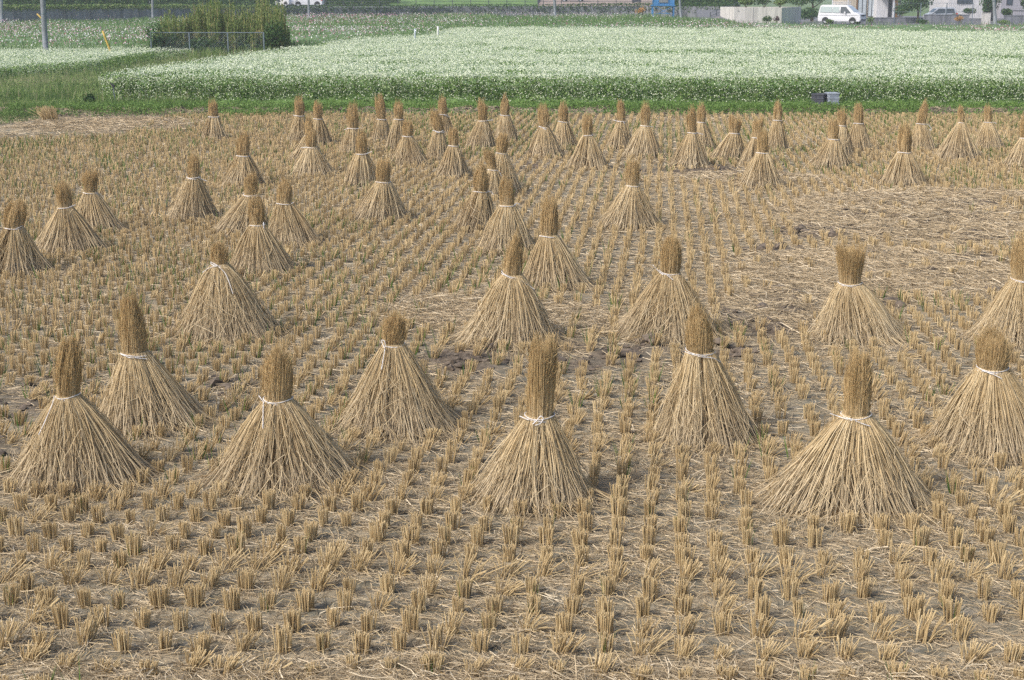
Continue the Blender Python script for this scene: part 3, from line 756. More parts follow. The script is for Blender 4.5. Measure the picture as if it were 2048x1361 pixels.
# pixel of each clump, to find the 300 nearest that are in the picture
depth = gy * CP + (CAMH) * SP
pxx = CX + FPX * gx / depth
up = (gy * SP - CAMH * CP)
pyy = CY - FPX * up / depth
vis = (pxx > -20) & (pxx < 2068) & (pyy < 1375)
order = np.argsort(np.where(vis, gy, 1e9))[:300]
ind = np.zeros(len(gx), bool); ind[order] = True
KIND = {}
rg = np.random.default_rng(77)
def variants(n, f): return [f(i) for i in range(n)]
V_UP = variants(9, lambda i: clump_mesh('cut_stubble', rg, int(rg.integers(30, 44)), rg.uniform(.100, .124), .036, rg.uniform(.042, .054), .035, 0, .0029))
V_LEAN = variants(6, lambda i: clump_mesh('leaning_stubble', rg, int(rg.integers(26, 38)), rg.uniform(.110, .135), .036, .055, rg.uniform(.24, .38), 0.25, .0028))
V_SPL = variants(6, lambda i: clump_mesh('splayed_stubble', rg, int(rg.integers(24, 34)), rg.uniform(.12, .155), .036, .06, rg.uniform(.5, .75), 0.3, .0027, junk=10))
V_SH = variants(5, lambda i: shoot_mesh(rg))
LAB = {'up': ('upright clump of rice stubble cut level, dry and without green shoots, in the near rows', 'dry upright stubble clumps in the near rows'),
       'lean': ('rice stubble clump pushed over to one side, leaning but not flattened, in the near rows', 'leaning stubble clumps in the near rows'),
       'spl': ('rice stubble clump pressed flat and splayed out over the soil in the near rows', 'flattened stubble clumps in the near rows'),
       'green': ('upright rice stubble clump with fresh green shoots growing in it, in the near rows', 'stubble clumps with green shoots in the near rows')}
green_prob = 0.16 + 0.34 * (fbm(gx * 0.5, gy * 0.5, 51) > 0.55)
for i in order:
    s_ = spl[i]
    if s_ < 0.22:
        kd = 'green' if rg.random() < green_prob[i] else 'up'
        me = V_UP[rg.integers(0, len(V_UP))]
    elif s_ < 0.5:
        kd = 'lean'; me = V_LEAN[rg.integers(0, len(V_LEAN))]
    else:
        kd = 'spl'; me = V_SPL[rg.integers(0, len(V_SPL))]
    o = bpy.data.objects.new('stubble_clump', me)
    COL.objects.link(o)
    sc_ = rg.uniform(0.86, 1.14)
    o.location = (gx[i], gy[i], gzv[i])
    o.scale = (sc_ * rg.uniform(.85, 1.15), sc_ * rg.uniform(.85, 1.15), sc_ * short[i])
    o.rotation_euler = (0, 0, rg.uniform(0, 6.28) if kd in ('up', 'green') else rg.normal(0, .5))
    tag(o, LAB[kd][0], 'stubble clump', LAB[kd][1])
    if kd == 'green':
        c = bpy.data.objects.new('green_shoot', V_SH[rg.integers(0, len(V_SH))]); COL.objects.link(c); c.parent = o
# the rest of the field: past counting
rest = np.where(~ind)[0]
mb = MB()
def bulk(idx, n, rad, S_, K):
    N = len(idx)
    if N == 0: return
    a0 = RNG.random((N, n)) * 6.283; q0 = np.sqrt(RNG.random((N, n)))
    h = 0.117 * RNG.uniform(0.85, 1.12, N)[:, None] * RNG.uniform(0.88, 1.05, (N, n)) * short[idx][:, None]
    sp = np.abs(RNG.normal(1, .6, (N, n))) * spl[idx][:, None] * h
    da = 0.3 + RNG.normal(0, .5, (N, 1)) + RNG.normal(0, .4, (N, n))
    bx = gx[idx][:, None] + np.cos(a0) * q0 * .034; by = gy[idx][:, None] + np.sin(a0) * q0 * .034
    tx = gx[idx][:, None] + np.cos(a0) * q0 * .052 + np.cos(da) * sp; ty = gy[idx][:, None] + np.sin(a0) * q0 * .052 + np.sin(da) * sp
    zz = np.sqrt(np.maximum(.0005, h ** 2 - .85 * sp ** 2))
    z0 = gzv[idx][:, None] - .02
    B = np.stack([bx, by, z0 * np.ones_like(bx)], -1).reshape(-1, 3); T_ = np.stack([tx, ty, z0 + .02 + zz], -1).reshape(-1, 3)
    t = np.linspace(0, 1, K)[None, :, None]
    cv = np.clip(RNG.normal(.5, .16, N)[:, None] + RNG.normal(0, .2, (N, n)), 0, 1)
    mb.tubes(B[:, None] * (1 - t) + T_[:, None] * t, rad, S_, cv.reshape(-1), cap=True)
dr = gy[rest]
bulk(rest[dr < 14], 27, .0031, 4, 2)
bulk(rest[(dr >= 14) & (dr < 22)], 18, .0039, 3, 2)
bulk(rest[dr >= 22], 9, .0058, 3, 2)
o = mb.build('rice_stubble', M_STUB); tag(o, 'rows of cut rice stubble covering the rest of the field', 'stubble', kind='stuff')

# green shoots among the farther stubble, thickest at the left
gp = (fbm(gx * 0.25, gy * 0.25, 61) > 0.5) * 0.45 + np.clip((-gx - 2) / 10, 0, 1) * np.clip((gy - 14) / 10, 0, 1) * 0.5 + 0.06
sel = np.where(~ind & (RNG.random(len(gx)) < gp))[0]
n = 4; N = len(sel)
a0 = RNG.random((N, n)) * 6.283
x0 = gx[sel][:, None] + np.cos(a0) * .04; y0 = gy[sel][:, None] + np.sin(a0) * .04
hh = RNG.uniform(.08, .2, (N, n))
B = np.stack([x0, y0, gzv[sel][:, None] + 0 * x0], -1).reshape(-1, 1, 3)
k = np.linspace(0, 1, 3)[None, :, None]
dv = np.stack([np.cos(a0) * hh * .3, np.sin(a0) * hh * .3, hh], -1).reshape(-1, 1, 3)
wd = (0.0022 + 0.00012 * np.repeat(gy[sel], n))[:, None] * np.array([[1.0, .8, .2]])
o = MB().tubes(B + dv * k, wd, 3).build('green_shoots', M_SHOOT); tag(o, 'thin green shoots sprouting among the stubble rows', 'green shoots', kind='stuff')

# ------------------------------------------------------------------ loose straw
def litter(n, y0, y1, rad, lmin, lmax, K):
    yy = np.sqrt(RNG.uniform(y0 ** 2, y1 ** 2, n)); xx = RNG.uniform(-1, 1, n) * (yy * .37 + .8)
    mm = mat_at(xx, yy); md = mud_at(xx, yy)
    dens = np.clip(0.35 + 0.9 * (fbm(xx * 1.3, yy * 1.3, 71) - .25) + 0.9 * mm - .55 * md, 0, 1)
    k_ = RNG.random(n) < dens
    xx, yy, mm = xx[k_], yy[k_], mm[k_]; n = len(xx)
    a = RNG.random(n) * 6.283; l = RNG.uniform(lmin, lmax, n) * (1 + .4 * mm)
    t = np.linspace(-.5, .5, K)[None]
    bend = RNG.normal(0, .16, n)[:, None] * l[:, None] * (t ** 2 * 4 - .5)
    X_ = xx[:, None] + np.cos(a)[:, None] * l[:, None] * t - np.sin(a)[:, None] * bend
    Y_ = yy[:, None] + np.sin(a)[:, None] * l[:, None] * t + np.cos(a)[:, None] * bend
    Z_ = gz(X_, Y_) + RNG.uniform(.003, .022, n)[:, None] + (RNG.normal(0, .16, n)[:, None] * l[:, None] * t) * .8 + mm[:, None] * RNG.random(n)[:, None] * .05
    Z_ = np.maximum(Z_, gz(X_, Y_) + .002)
    return np.stack([X_, Y_, Z_], -1), rad * RNG.uniform(.6, 1.25, n)
mb = MB()
for args in ((60000, 5.5, 10.5, .0018, .03, .18, 4), (4500, 5.5, 11.5, .0028, .06, .24, 4), (56000, 10.5, 18, .0026, .05, .28, 3), (52000, 18, 28, .0036, .06, .32, 3), (52000, 28, 43.2, .0046, .08, .36, 3)):
    P_, r_ = litter(*args)
    mb.tubes(P_, r_, 3, np.clip(RNG.normal(.52, .26, len(P_)), 0, 1))
for (cx_, cy_, rx_, ry_, s_) in MAT:            # thick mats of pressed straw
    if s_ < .6 or cy_ < 8: continue
    n_ = int(min(26000, 4 * rx_ * ry_ * 210 * s_))
    xx = cx_ + RNG.uniform(-1.1, 1.1, n_) * rx_; yy = cy_ + RNG.uniform(-1.1, 1.1, n_) * ry_
    k_ = (RNG.random(n_) < (1 - .85 * mud_at(xx, yy)) * mask([(cx_, cy_, rx_, ry_, 1)], xx, yy) * (.3 + fbm(xx * 1.1, yy * 1.1, 77))) & (np.abs(xx) < yy * .37 + 1)
    xx, yy = xx[k_], yy[k_]; n_ = len(xx)
    aa_ = 2.5 * fbm(xx * .5, yy * .5, 79) + RNG.normal(0, .7, n_); l_ = RNG.uniform(.12, .5, n_); t_ = np.linspace(-.5, .5, 4)[None]
    bd_ = RNG.normal(0, .2, n_)[:, None] * l_[:, None] * (t_ ** 2 * 4 - .5)
    X_ = xx[:, None] + np.cos(aa_)[:, None] * l_[:, None] * t_ - np.sin(aa_)[:, None] * bd_
    Y_ = yy[:, None] + np.sin(aa_)[:, None] * l_[:, None] * t_ + np.cos(aa_)[:, None] * bd_
    Z_ = np.maximum(gz(X_, Y_) + .01 + RNG.random(n_)[:, None] * .06 * (.3 + fbm(X_ * 1.3, Y_ * 1.3, 83)) + RNG.normal(0, .15, n_)[:, None] * l_[:, None] * t_, gz(X_, Y_) + .004)
    mb.tubes(np.stack([X_, Y_, Z_], -1), (.0024 + .00006 * yy) * RNG.uniform(.6, 1.2, n_), 3, np.clip(RNG.normal(.58, .26, n_), 0, 1))
o = mb.build('loose_straw', M_LITTER); tag(o, 'loose pale straw strewn over the soil between the stubble', 'loose straw', kind='stuff')

# clods of churned mud
mb = MB()
phi = (1 + 5 ** .5) / 2
ico = np.array([(-1, phi, 0), (1, phi, 0), (-1, -phi, 0), (1, -phi, 0), (0, -1, phi), (0, 1, phi), (0, -1, -phi), (0, 1, -phi), (phi, 0, -1), (phi, 0, 1), (-phi, 0, -1), (-phi, 0, 1)]) / 1.9
icf = np.array([(0, 11, 5), (0, 5, 1), (0, 1, 7), (0, 7, 10), (0, 10, 11), (1, 5, 9), (5, 11, 4), (11, 10, 2), (10, 7, 6), (7, 1, 8), (3, 9, 4), (3, 4, 2), (3, 2, 6), (3, 6, 8), (3, 8, 9), (4, 9, 5), (2, 4, 11), (6, 2, 10), (8, 6, 7), (9, 8, 1)])
n = 110000
yy = np.sqrt(RNG.uniform(6 ** 2, 42.9 ** 2, n)); xx = RNG.uniform(-1, 1, n) * (yy * .37 + .8)
k_ = RNG.random(n) < np.maximum(np.clip(mud_at(xx, yy) - .12, 0, 1) * 1.0, (yy > 41.0) * (.12 + (fbm(xx * .8, yy * 2, 99) > .45) * .35))
xx, yy = xx[k_], yy[k_]; n = len(xx)
sz = np.clip(RNG.lognormal(-3.95, .6, n), .009, .07)
VV = ico[None] * (1 + RNG.normal(0, .22, (n, 12, 1))) * sz[:, None, None] * np.stack([RNG.uniform(.8, 1.5, n), RNG.uniform(.8, 1.4, n), RNG.uniform(.45, .8, n)], -1)[:, None]
VV[:, :, 0] += xx[:, None]; VV[:, :, 1] += yy[:, None]; VV[:, :, 2] += (gz(xx, yy) + sz * .2)[:, None]
mb.add(VV.reshape(-1, 3), (icf[None] + (np.arange(n) * 12)[:, None, None]).reshape(-1, 3), np.repeat(RNG.random(n), 12))
o = mb.build('mud_clods', M_CLOD); tag(o, 'dark clods of churned mud among the straw', 'mud clods', kind='stuff')

# ------------------------------------------------------------------ polygons helper
def in_poly(x, y, poly):
    c = np.zeros(len(x), bool); j = len(poly) - 1
    for i in range(len(poly)):
        xi, yi = poly[i]; xj, yj = poly[j]
        c ^= ((yi > y) != (yj > y)) & (x < (xj - xi) * (y - yi) / (yj - yi + 1e-12) + xi)
        j = i
    return c

def poly_dist(x, y, poly):
    d = np.full(len(x), 1e9)
    for i in range(len(poly)):
        ax, ay = poly[i]; bx, by = poly[(i + 1) % len(poly)]
        vx, vy = bx - ax, by - ay
        t = np.clip(((x - ax) * vx + (y - ay) * vy) / (vx * vx + vy * vy + 1e-9), 0, 1)
        d = np.minimum(d, np.hypot(x - ax - t * vx, y - ay - t * vy))
    return d

def rnd_in(poly, dens, ymid=None):
    p = np.array(poly); x0, y0 = p.min(0); x1, y1 = p.max(0)
    n = int((x1 - x0) * (y1 - y0) * dens)
    x = RNG.uniform(x0, x1, n); y = RNG.uniform(y0, y1, n)
    k = in_poly(x, y, poly) & (np.abs(x) < y * .40 + 3)
    return x[k], y[k]

def rquads(x, y, z, w, h, flat=0.0, n_up=None):
    """small randomly turned leaf quads; flat = how much they lie level"""
    n = len(x)
    a = RNG.normal(0, 1, (n, 3)); a[:, 2] *= (1 - flat); a /= np.linalg.norm(a, axis=1, keepdims=True) + 1e-9
    b = RNG.normal(0, 1, (n, 3)); b[:, 2] *= (1 - flat)
    b -= (a * b).sum(1, keepdims=True) * a; b /= np.linalg.norm(b, axis=1, keepdims=True) + 1e-9
    c = np.stack([x, y, z], -1)
    w = np.broadcast_to(np.asarray(w, float), (n,))[:, None] / 2; h = np.broadcast_to(np.asarray(h, float), (n,))[:, None] / 2
    return np.stack([c - a * w * .5 - b * h, c + a * w * .8 - b * h * .2, c + a * w * .5 + b * h, c - a * w * .8 + b * h * .2], 1)

def blades(x, y, z0, h, w, lean=.25):
    n = len(x)
    a = RNG.random(n) * 6.283; l = RNG.normal(0, lean, n) * h
    da = RNG.random(n) * 6.283
    ex = np.cos(da) * l; ey = np.sin(da) * l
    wx = np.cos(a) * w / 2; wy = np.sin(a) * w / 2
    p0 = np.stack([x - wx, y - wy, z0], -1); p1 = np.stack([x + wx, y + wy, z0], -1)
    p2 = np.stack([x + ex + wx * .25, y + ey + wy * .25, z0 + h], -1); p3 = np.stack([x + ex - wx * .25, y + ey - wy * .25, z0 + h], -1)
    return np.stack([p0, p1, p2, p3], 1)

def sheet(poly, z, step, name, m, noise_amp=.08, skirt=True, kind='structure', inset=.12):
    """bulk of a crop: the leaf mass below its uneven top, with sides down to the ground"""
    p = np.array(poly); x0, y0 = p.min(0) - step; x1, y1 = p.max(0) + step
    xs = np.arange(x0, x1 + step, step); ys_ = np.arange(y0, y1 + step, step)
    Xg, Yg = np.meshgrid(xs, ys_)
    ins = in_poly(Xg.ravel(), Yg.ravel(), poly)
    dd = poly_dist(Xg.ravel(), Yg.ravel(), poly)
    h = np.where(ins & (dd > inset), np.clip((dd - inset) / .35, 0, 1) ** .5, 0)
    Zg = np.where(ins, h * (z + noise_amp * (fbm(Xg.ravel() * .9, Yg.ravel() * .9, 88) - .5) * 2), 0) - .03
    nx_ = len(xs); iy_, ix_ = np.meshgrid(np.arange(len(ys_) - 1), np.arange(nx_ - 1), indexing='ij')
    a = (iy_ * nx_ + ix_).ravel()
    q = np.stack([a, a + 1, a + nx_ + 1, a + nx_], -1)
    q = q[(Zg[q] > 0).any(1)]
    return MB().add(np.stack([Xg.ravel(), Yg.ravel(), Zg], -1), q)

def pts(lst, z):
    return [tuple(at(x, y, z)[:2]) for x, y in lst]

# ------------------------------------------------------------------ buckwheat fields (white flowers)
BWH = .80
ZC = .72
_fx = np.linspace(236, 2150, 46)
_fy = np.interp(_fx, [236, 1024, 2150], [205, 208, 213])
bw_right = [tuple(at(208, 199)[:2]), tuple(at(216, 203)[:2])] + [tuple(at(a_, b_)[:2] + np.array([0, .34 * (fbm(a_ * .011, 3.3, 7) - .5) * 2])) for a_, b_ in zip(_fx, _fy)] + pts([(2300, 74), (2048, 68.5), (1700, 62), (1380, 59), (1000, 58), (899, 60), (844, 73), (731, 79), (690, 83), (581, 101), (444, 117), (342, 135), (205, 152)], ZC)
bw_left = [tuple(at(-260, 186)[:2]), tuple(at(0, 163)[:2]), tuple(at(205, 145)[:2]), tuple(at(310, 125)[:2])] + pts([(385, 103), (300, 98), (150, 96.5), (-200, 96.5)], .44)

def buckwheat(poly, label, BWH=BWH):
    P2 = np.array(poly)
    root = empty('buckwheat', (0, 0, 0), label, 'buckwheat'); tag(root, kind='stuff')
    top = lambda x, y: BWH + .2 * BWH * (fbm(x * .7, y * .7, 91) - .5) * 2 - band(x, y) * .16
    def band(x, y):
        b = np.zeros_like(x)
        for (xa, ya), (xb, yb), w, s in BANDS:
            t = np.clip(((x - xa) * (xb - xa) + (y - ya) * (yb - ya)) / ((xb - xa) ** 2 + (yb - ya) ** 2), 0, 1)
            d = np.hypot(x - xa - t * (xb - xa), y - ya - t * (yb - ya))
            b = np.maximum(b, s * np.clip(1.4 - d / w, 0, 1))
        return np.clip(b * (0.5 + fbm(x * .8, y * .8, 97)), 0, 1)
    mb = sheet(poly, BWH * .7, .3, 'x', M_CANOPYDK)
    s = mb.build('leaf_mass', M_CANOPYDK, root, smooth=True); tag(s, kind='stuff')
    # leaves
    x, y = rnd_in(poly, 46)
    dd = poly_dist(x, y, poly)
    k = (RNG.random(len(x)) < np.where(y < 62, 1, .55))
    x, y, dd = x[k], y[k], dd[k]
    z = top(x, y) * np.where(dd < .7, RNG.uniform(.08, .98, len(x)), RNG.uniform(.72, .98, len(x)))
    mb = MB().quads(rquads(x, y, z, RNG.uniform(.05, .10, len(x)), RNG.uniform(.05, .10, len(x)), .3))
    # front and side faces: extra leaves and stems
    for i in range(len(poly)):
        (ax, ay), (bx, by) = poly[i], poly[(i + 1) % len(poly)]
        L_ = math.hypot(bx - ax, by - ay); n = int(L_ * (520 if min(ay, by) < 56 else 260))
        if min(ay, by) > 80: continue
        t = RNG.random(n); nx_, ny_ = -(by - ay) / L_, (bx - ax) / L_
        off = RNG.uniform(-.06, .5, n)
        x = ax + (bx - ax) * t + nx_ * off; y = ay + (by - ay) * t + ny_ * off
        zz = RNG.uniform(.03, 1, n) ** .8 * BWH
        mb.quads(rquads(x, y, zz, RNG.uniform(.05, .11, n), RNG.uniform(.05, .10, n), .1))
    lv = mb.build('buckwheat_leaves', M_LEAF, root); tag(lv, kind='stuff')
    # white flower heads
    x, y = rnd_in(poly, 150)
    dd = poly_dist(x, y, poly)
    k = RNG.random(len(x)) < (np.where(y < 60, 1, np.where(y < 80, .8, .62)) * (1 - .72 * band(x, y)) * (.62 + .6 * fbm(x * 1.2, y * .6, 93)) * np.clip(.25 + dd / 1.2, 0, 1))
    x, y = x[k], y[k]; n = len(x)
    sz = RNG.uniform(.026, .050, n) * (1 + (y - 45) / 200)
    z = top(x, y) + RNG.normal(0.01, .05, n)
    mb = MB()
    vv = RNG.random(n)
    for rep in range(2):
        mb.quads(rquads(x + RNG.normal(0, .012, n), y + RNG.normal(0, .012, n), z + RNG.normal(0, .012, n), sz, sz, .25), vv)
    # some flowers down the front face
    for i in range(len(poly)):
        (ax, ay), (bx, by) = poly[i], poly[(i + 1) % len(poly)]
        if min(ay, by) > 80: continue
        L_ = math.hypot(bx - ax, by - ay); n = int(L_ * 760 * (abs(bx - ax) / L_ + .03))
        t = RNG.random(n); nx_, ny_ = -(by - ay) / L_, (bx - ax) / L_
        off = RNG.uniform(-.13, .16, n)
        xq = ax + (bx - ax) * t + nx_ * off; yq = ay + (by - ay) * t + ny_ * off
        zz = (top(xq, yq) + RNG.normal(0, .05, n)) * (1.0 - .9 * RNG.random(n) ** 2.1)
        s_ = RNG.uniform(.022, .045, n)
        mb.quads(rquads(xq, yq, zz, s_, s_, .2))
    fl = mb.build('white_flowers', M_BWFLOW, root); tag(fl, kind='stuff')
    return root
BANDS = []
for a, b, w, s in (((760, 112), (1300, 108), .7, .6), ((1300, 108), (2100, 121), .8, 1), ((1380, 106), (1700, 110), .5, .8), ((1400, 62), (1412, 78), .4, .8), ((1530, 66), (1536, 76), .3, .8), ((1640, 66), (1675, 78), .4, .8), ((1474, 64), (1476, 72), .3, .8), ((900, 96), (1100, 108), .4, .5), ((1720, 150), (1780, 156), .3, .6)):
    BANDS.append((tuple(at(*a, ZC)[:2]), tuple(at(*b, ZC)[:2]), w, s))
buckwheat(bw_right, 'large field of white flowering buckwheat behind the stubble field')
buckwheat(bw_left, 'smaller patch of white flowering buckwheat at the left beyond the grass track', .5)

# ------------------------------------------------------------------ cosmos field (pink and white, feathery)
WALL = [(-260, atd(-260, 30, 138)), (0, atd(0, 30, 141)), (300, atd(300, 30, 150)), (560, atd(560, 25, 164)), (900, atd(900, 25, 170)), (1280, atd(1280, 25, 168)), (1470, atd(1470, 25, 160))]
WY = lambda x: np.interp(x, [w[1][0] for w in WALL], [w[1][1] for w in WALL])
cos_left = [(-40, 76.5), (atd(300, 60, 77.2)[0], 77.2), (atd(300, 60, 80.5)[0], 80.5), (atd(575, 60, 81)[0], 81), (atd(590, 60, 78)[0], 78)] + [tuple(at(690, 80, .72)[:2]), tuple(at(731, 76.5, .72)[:2]), tuple(at(844, 70, .72)[:2]), tuple(at(899, 57.5, .72)[:2]), tuple(at(1000, 55.5, .72)[:2]), tuple(at(1380, 56.5, .72)[:2]), tuple(at(1700, 59.5, .72)[:2]), tuple(at(2048, 66, .72)[:2]), tuple(at(2250, 70, .72)[:2])] + \
    [(62, 128), tuple(at(1760, 47, .7)[:2]), tuple(at(1640, 46, .7)[:2]), tuple(at(1470, 43, .7)[:2]), tuple(at(1420, 39, .7)[:2])] + [(w[1][0], w[1][1] - 1.2) for w in WALL[::-1][1:]]
CH = lambda x, y: .85 + .3 * np.clip((y - 120) / 40, 0, 1) * (x < 20) - .15 * (x > 20)
def cosmos():
    root = empty('cosmos', (0, 0, 0), 'field of pink and white cosmos flowers beyond the buckwheat', 'cosmos'); tag(root, kind='stuff')
    mb = sheet(cos_left, .6, .6, 'x', M_COSBASE, noise_amp=.12, inset=.2)
    s = mb.build('leaf_mass', M_COSBASE, root, smooth=True); tag(s, kind='stuff')
    x, y = rnd_in(cos_left, 16)
    n = len(x)
    h = CH(x, y) * RNG.uniform(.35, .6, n)
    lumps = fbm(x * .35, y * .25, 101)
    mb = MB().quads(blades(x, y, CH(x, y) * (.42 + .25 * (lumps - .5)), h * (.8 + .6 * (lumps - .5)), RNG.uniform(.03, .09, n), .35), np.clip(RNG.normal(.5, .22, n) + (lumps - .5) * .7, 0, 1))
    # front edge down to the ground
    for i in range(len(cos_left)):
        (ax, ay), (bx, by) = cos_left[i], cos_left[(i + 1) % len(cos_left)]
        L_ = math.hypot(bx - ax, by - ay); n = int(L_ * 40); t = RNG.random(n); o_ = RNG.uniform(0, .6, n)
        mb.quads(blades(ax + (bx - ax) * t, ay + (by - ay) * t + o_, np.zeros(n), RNG.uniform(.4, .9, n), RNG.uniform(.04, .09, n), .25))
    s = mb.build('cosmos_leaves', M_COSLEAF, root); tag(s, kind='stuff')
    x, y = rnd_in(cos_left, 7.5)
    patch = fbm(x * .10, y * .09, 105)
    k = RNG.random(len(x)) < np.clip((patch - .33) * 2.6, .10, 1) * np.where(y > 110, .8, 1) * np.where((poly_dist(x, y, cos_left) < 4), .45, 1)
    x, y, patch = x[k], y[k], patch[k]; n = len(x)
    sz = RNG.uniform(.06, .105, n)
    z = CH(x, y) * (.72 + RNG.uniform(.0, .32, n))
    hue = fbm(x * .13 + 40, y * .12, 109)
    var = np.clip(RNG.random(n) * .93 + (hue - .5) * .5 + (RNG.random(n) < .03) * .5, 0, 1)
    mb = MB().quads(rquads(x, y, z, sz, sz, .15), var)
    mb.quads(rquads(x, y, z + .005, sz * .9, sz * .9, .15), var)
    s = mb.build('cosmos_flowers', M_COSFLOW, root); tag(s, kind='stuff')
cosmos()

# ------------------------------------------------------------------ grass bank and verges
bank = [tuple(at(-150, 262)[:2]), tuple(at(40, 246)[:2]), tuple(at(120, 232)[:2]), tuple(at(200, 226)[:2]), tuple(at(430, 216)[:2]), tuple(at(430, 206)[:2]), tuple(at(212, 203)[:2])] + \
    [tuple(at(195, 185)[:2])] + pts([(205, 153), (342, 137), (444, 119), (581, 103), (690, 85)], .5) + [tuple(at(690, 88)[:2]), (atd(590, 60, 77.5)[0], 77.5), (atd(380, 60, 75.3)[0], 75.3)] + \
    [tuple(at(395, 112, .1)[:2]), tuple(at(310, 128)[:2]), tuple(at(205, 147)[:2]), tuple(at(0, 164)[:2]), tuple(at(-260, 186)[:2])]
def grass():
    mb = MB()
    x, y = rnd_in(bank, 240)
    n = len(x); cl = fbm(x * .8, y * .8, 111)
    dry = (fbm(x * .4, y * .4, 115) - .5)
    nearness = np.clip((y - 46) / 8, 0, 1)
    h = RNG.uniform(.10, .27, n) * (.25 + 1.5 * cl) * np.where(y < 41, .7, 1)
    mb.quads(blades(x, y, np.full(n, -.02), h, RNG.uniform(.008, .022, n), .85), np.clip(RNG.normal(.40, .2, n) + dry * .7 + (fbm(x * 1.1, y * .8, 117) - .5) * 1.1 + nearness * .25, 0, 1))
    x, y = rnd_in(bank, 90)                      # broad leaved weeds in patches
    w_ = fbm(x * .55, y * .7, 113); k = w_ > .52; x, y, w_ = x[k], y[k], w_[k]; n = len(x)
    mb.quads(rquads(x, y, RNG.uniform(.03, .5, n) * (w_ - .35) * 1.6, RNG.uniform(.04, .10, n), RNG.uniform(.04, .10, n), .3), np.clip(RNG.normal(.28, .2, n), 0, .8))
    # tall pale weeds before the low fence
    x = RNG.uniform(atd(385, 60, 74)[0], atd(580, 60, 74)[0], 2600); y = RNG.uniform(70.5, 75.2, 2600); k = fbm(x * .9, y * .7, 119) > .42; x, y = x[k], y[k]; n = len(x)
    k2 = in_poly(x, y, bank); x, y = x[k2], y[k2]; n = len(x)
    mb.quads(blades(x, y, np.zeros(n), RNG.uniform(.25, .75, n), RNG.uniform(.02, .045, n), .3), np.clip(RNG.normal(.7, .2, n), 0, 1))
    # seed heads: thin pale tops over the track
    x, y = rnd_in(bank, 14)
    k = y > 44; x, y = x[k], y[k]; n = len(x)
    mb.quads(blades(x, y, np.full(n, .15), RNG.uniform(.2, .4, n), RNG.uniform(.006, .012, n), .3), np.clip(RNG.normal(.93, .08, n), 0, 1))
    o = mb.build('grass', M_GRASS); tag(o, 'rough green grass on the bank and track at the left', 'grass', kind='stuff')
    # low weeds along the foot of the buckwheat
    mb = MB()
    n = 80000
    y = RNG.uniform(40.9, 44.6, n); x = RNG.uniform(-14, 19, n)
    m = fbm(x * .55, y * .9, 121)
    m = np.where(y > 43.0, m + .15, m) + np.where(np.abs(y - 42.1) < .3, -.02, 0) - np.clip((42.2 - y) * .2, 0, .3) + np.where(x < -4, .1, 0)
    k = (m > .475) | (RNG.random(n) < .16); x, y, m = x[k], y[k], m[k]; n = len(x)
    zz = gz(x, y)
    mb.quads(rquads(x, y, zz + RNG.uniform(.0, .16, n), RNG.uniform(.03, .07, n), RNG.uniform(.03, .08, n), .3), np.clip(RNG.normal(.45, .2, n), 0, .9))
    k = RNG.random(n) < .35; x, y, zz = x[k], y[k], zz[k]; n = len(x)
    mb.quads(blades(x, y, zz, RNG.uniform(.06, .25, n), RNG.uniform(.008, .016, n), .4), np.clip(RNG.normal(.5, .22, n), 0, 1))
    o = mb.build('weeds', M_LEAF); tag(o, 'low green weeds along the foot of the buckwheat', 'weeds', kind='stuff')
grass()

# ------------------------------------------------------------------ shrubs, reeds, hedges
def leaf_blob(mb, cx, cy, cz, rx, ry, rz, n, size, lumps=6):
    """leaves through the volume of a few overlapping clumps"""
    c = RNG.normal(0, .45, (lumps, 3)); c[:, 2] = np.abs(c[:, 2]) * .8
    li = RNG.integers(0, lumps, n)
    d = RNG.normal(0, 1, (n, 3)); d /= np.linalg.norm(d, axis=1, keepdims=True)
    rr = RNG.uniform(.35, 1, n)[:, None] ** .5 * RNG.uniform(.42, .62, lumps)[li][:, None]
    p = c[li] * .75 + d * rr
    x = cx + p[:, 0] * rx; y = cy + p[:, 1] * ry; z = cz + p[:, 2] * rz
    z = np.maximum(z, .03)
    mb.quads(rquads(x, y, z, RNG.uniform(.6, 1.2, n) * size, RNG.uniform(.6, 1.2, n) * size, .1), np.clip(RNG.normal(.5, .22, n) + (li / lumps - .5) * .3, 0, 1))

def shrub(x, y0, y1, w, Y, label, m=None, n=500, size=.09, trunk=True, name='shrub', cat='shrub', group=None):
    """pixel box: middle x, top y0, foot y1, width w, at distance Y"""
    m = m or M_SHRUB
    top = atd(x, y0, Y); bot = atd(x, y1, Y); s = scale_at(Y, 1)
    z0 = bot[2]; h = top[2] - z0
    root = empty(name, (bot[0], Y, z0), label, cat, group)
    mb = MB(); leaf_blob(mb, 0, 0, h * .45, w / s / 2 * 1.1, w / s / 2 * .9, h * .55, n, size)
    mb.build('foliage', m, root)
    if trunk:
        pts_ = []
        mt = MB()
        for k in range(4):
            a = k * 1.57 + random.random(); r = w / s / 4
            mt.path([(0, 0, -.05), (math.cos(a) * r * .4, math.sin(a) * r * .4, h * .3), (math.cos(a) * r, math.sin(a) * r, h * .65)], [.03, .02, .01], 5)
        mt.build('stem', M_BARK, root)
    return root

shrub(182, 188, 212, 30, at(182, 213)[1], 'dark green tuft of weeds beside the thin marker post', n=900, size=.07)
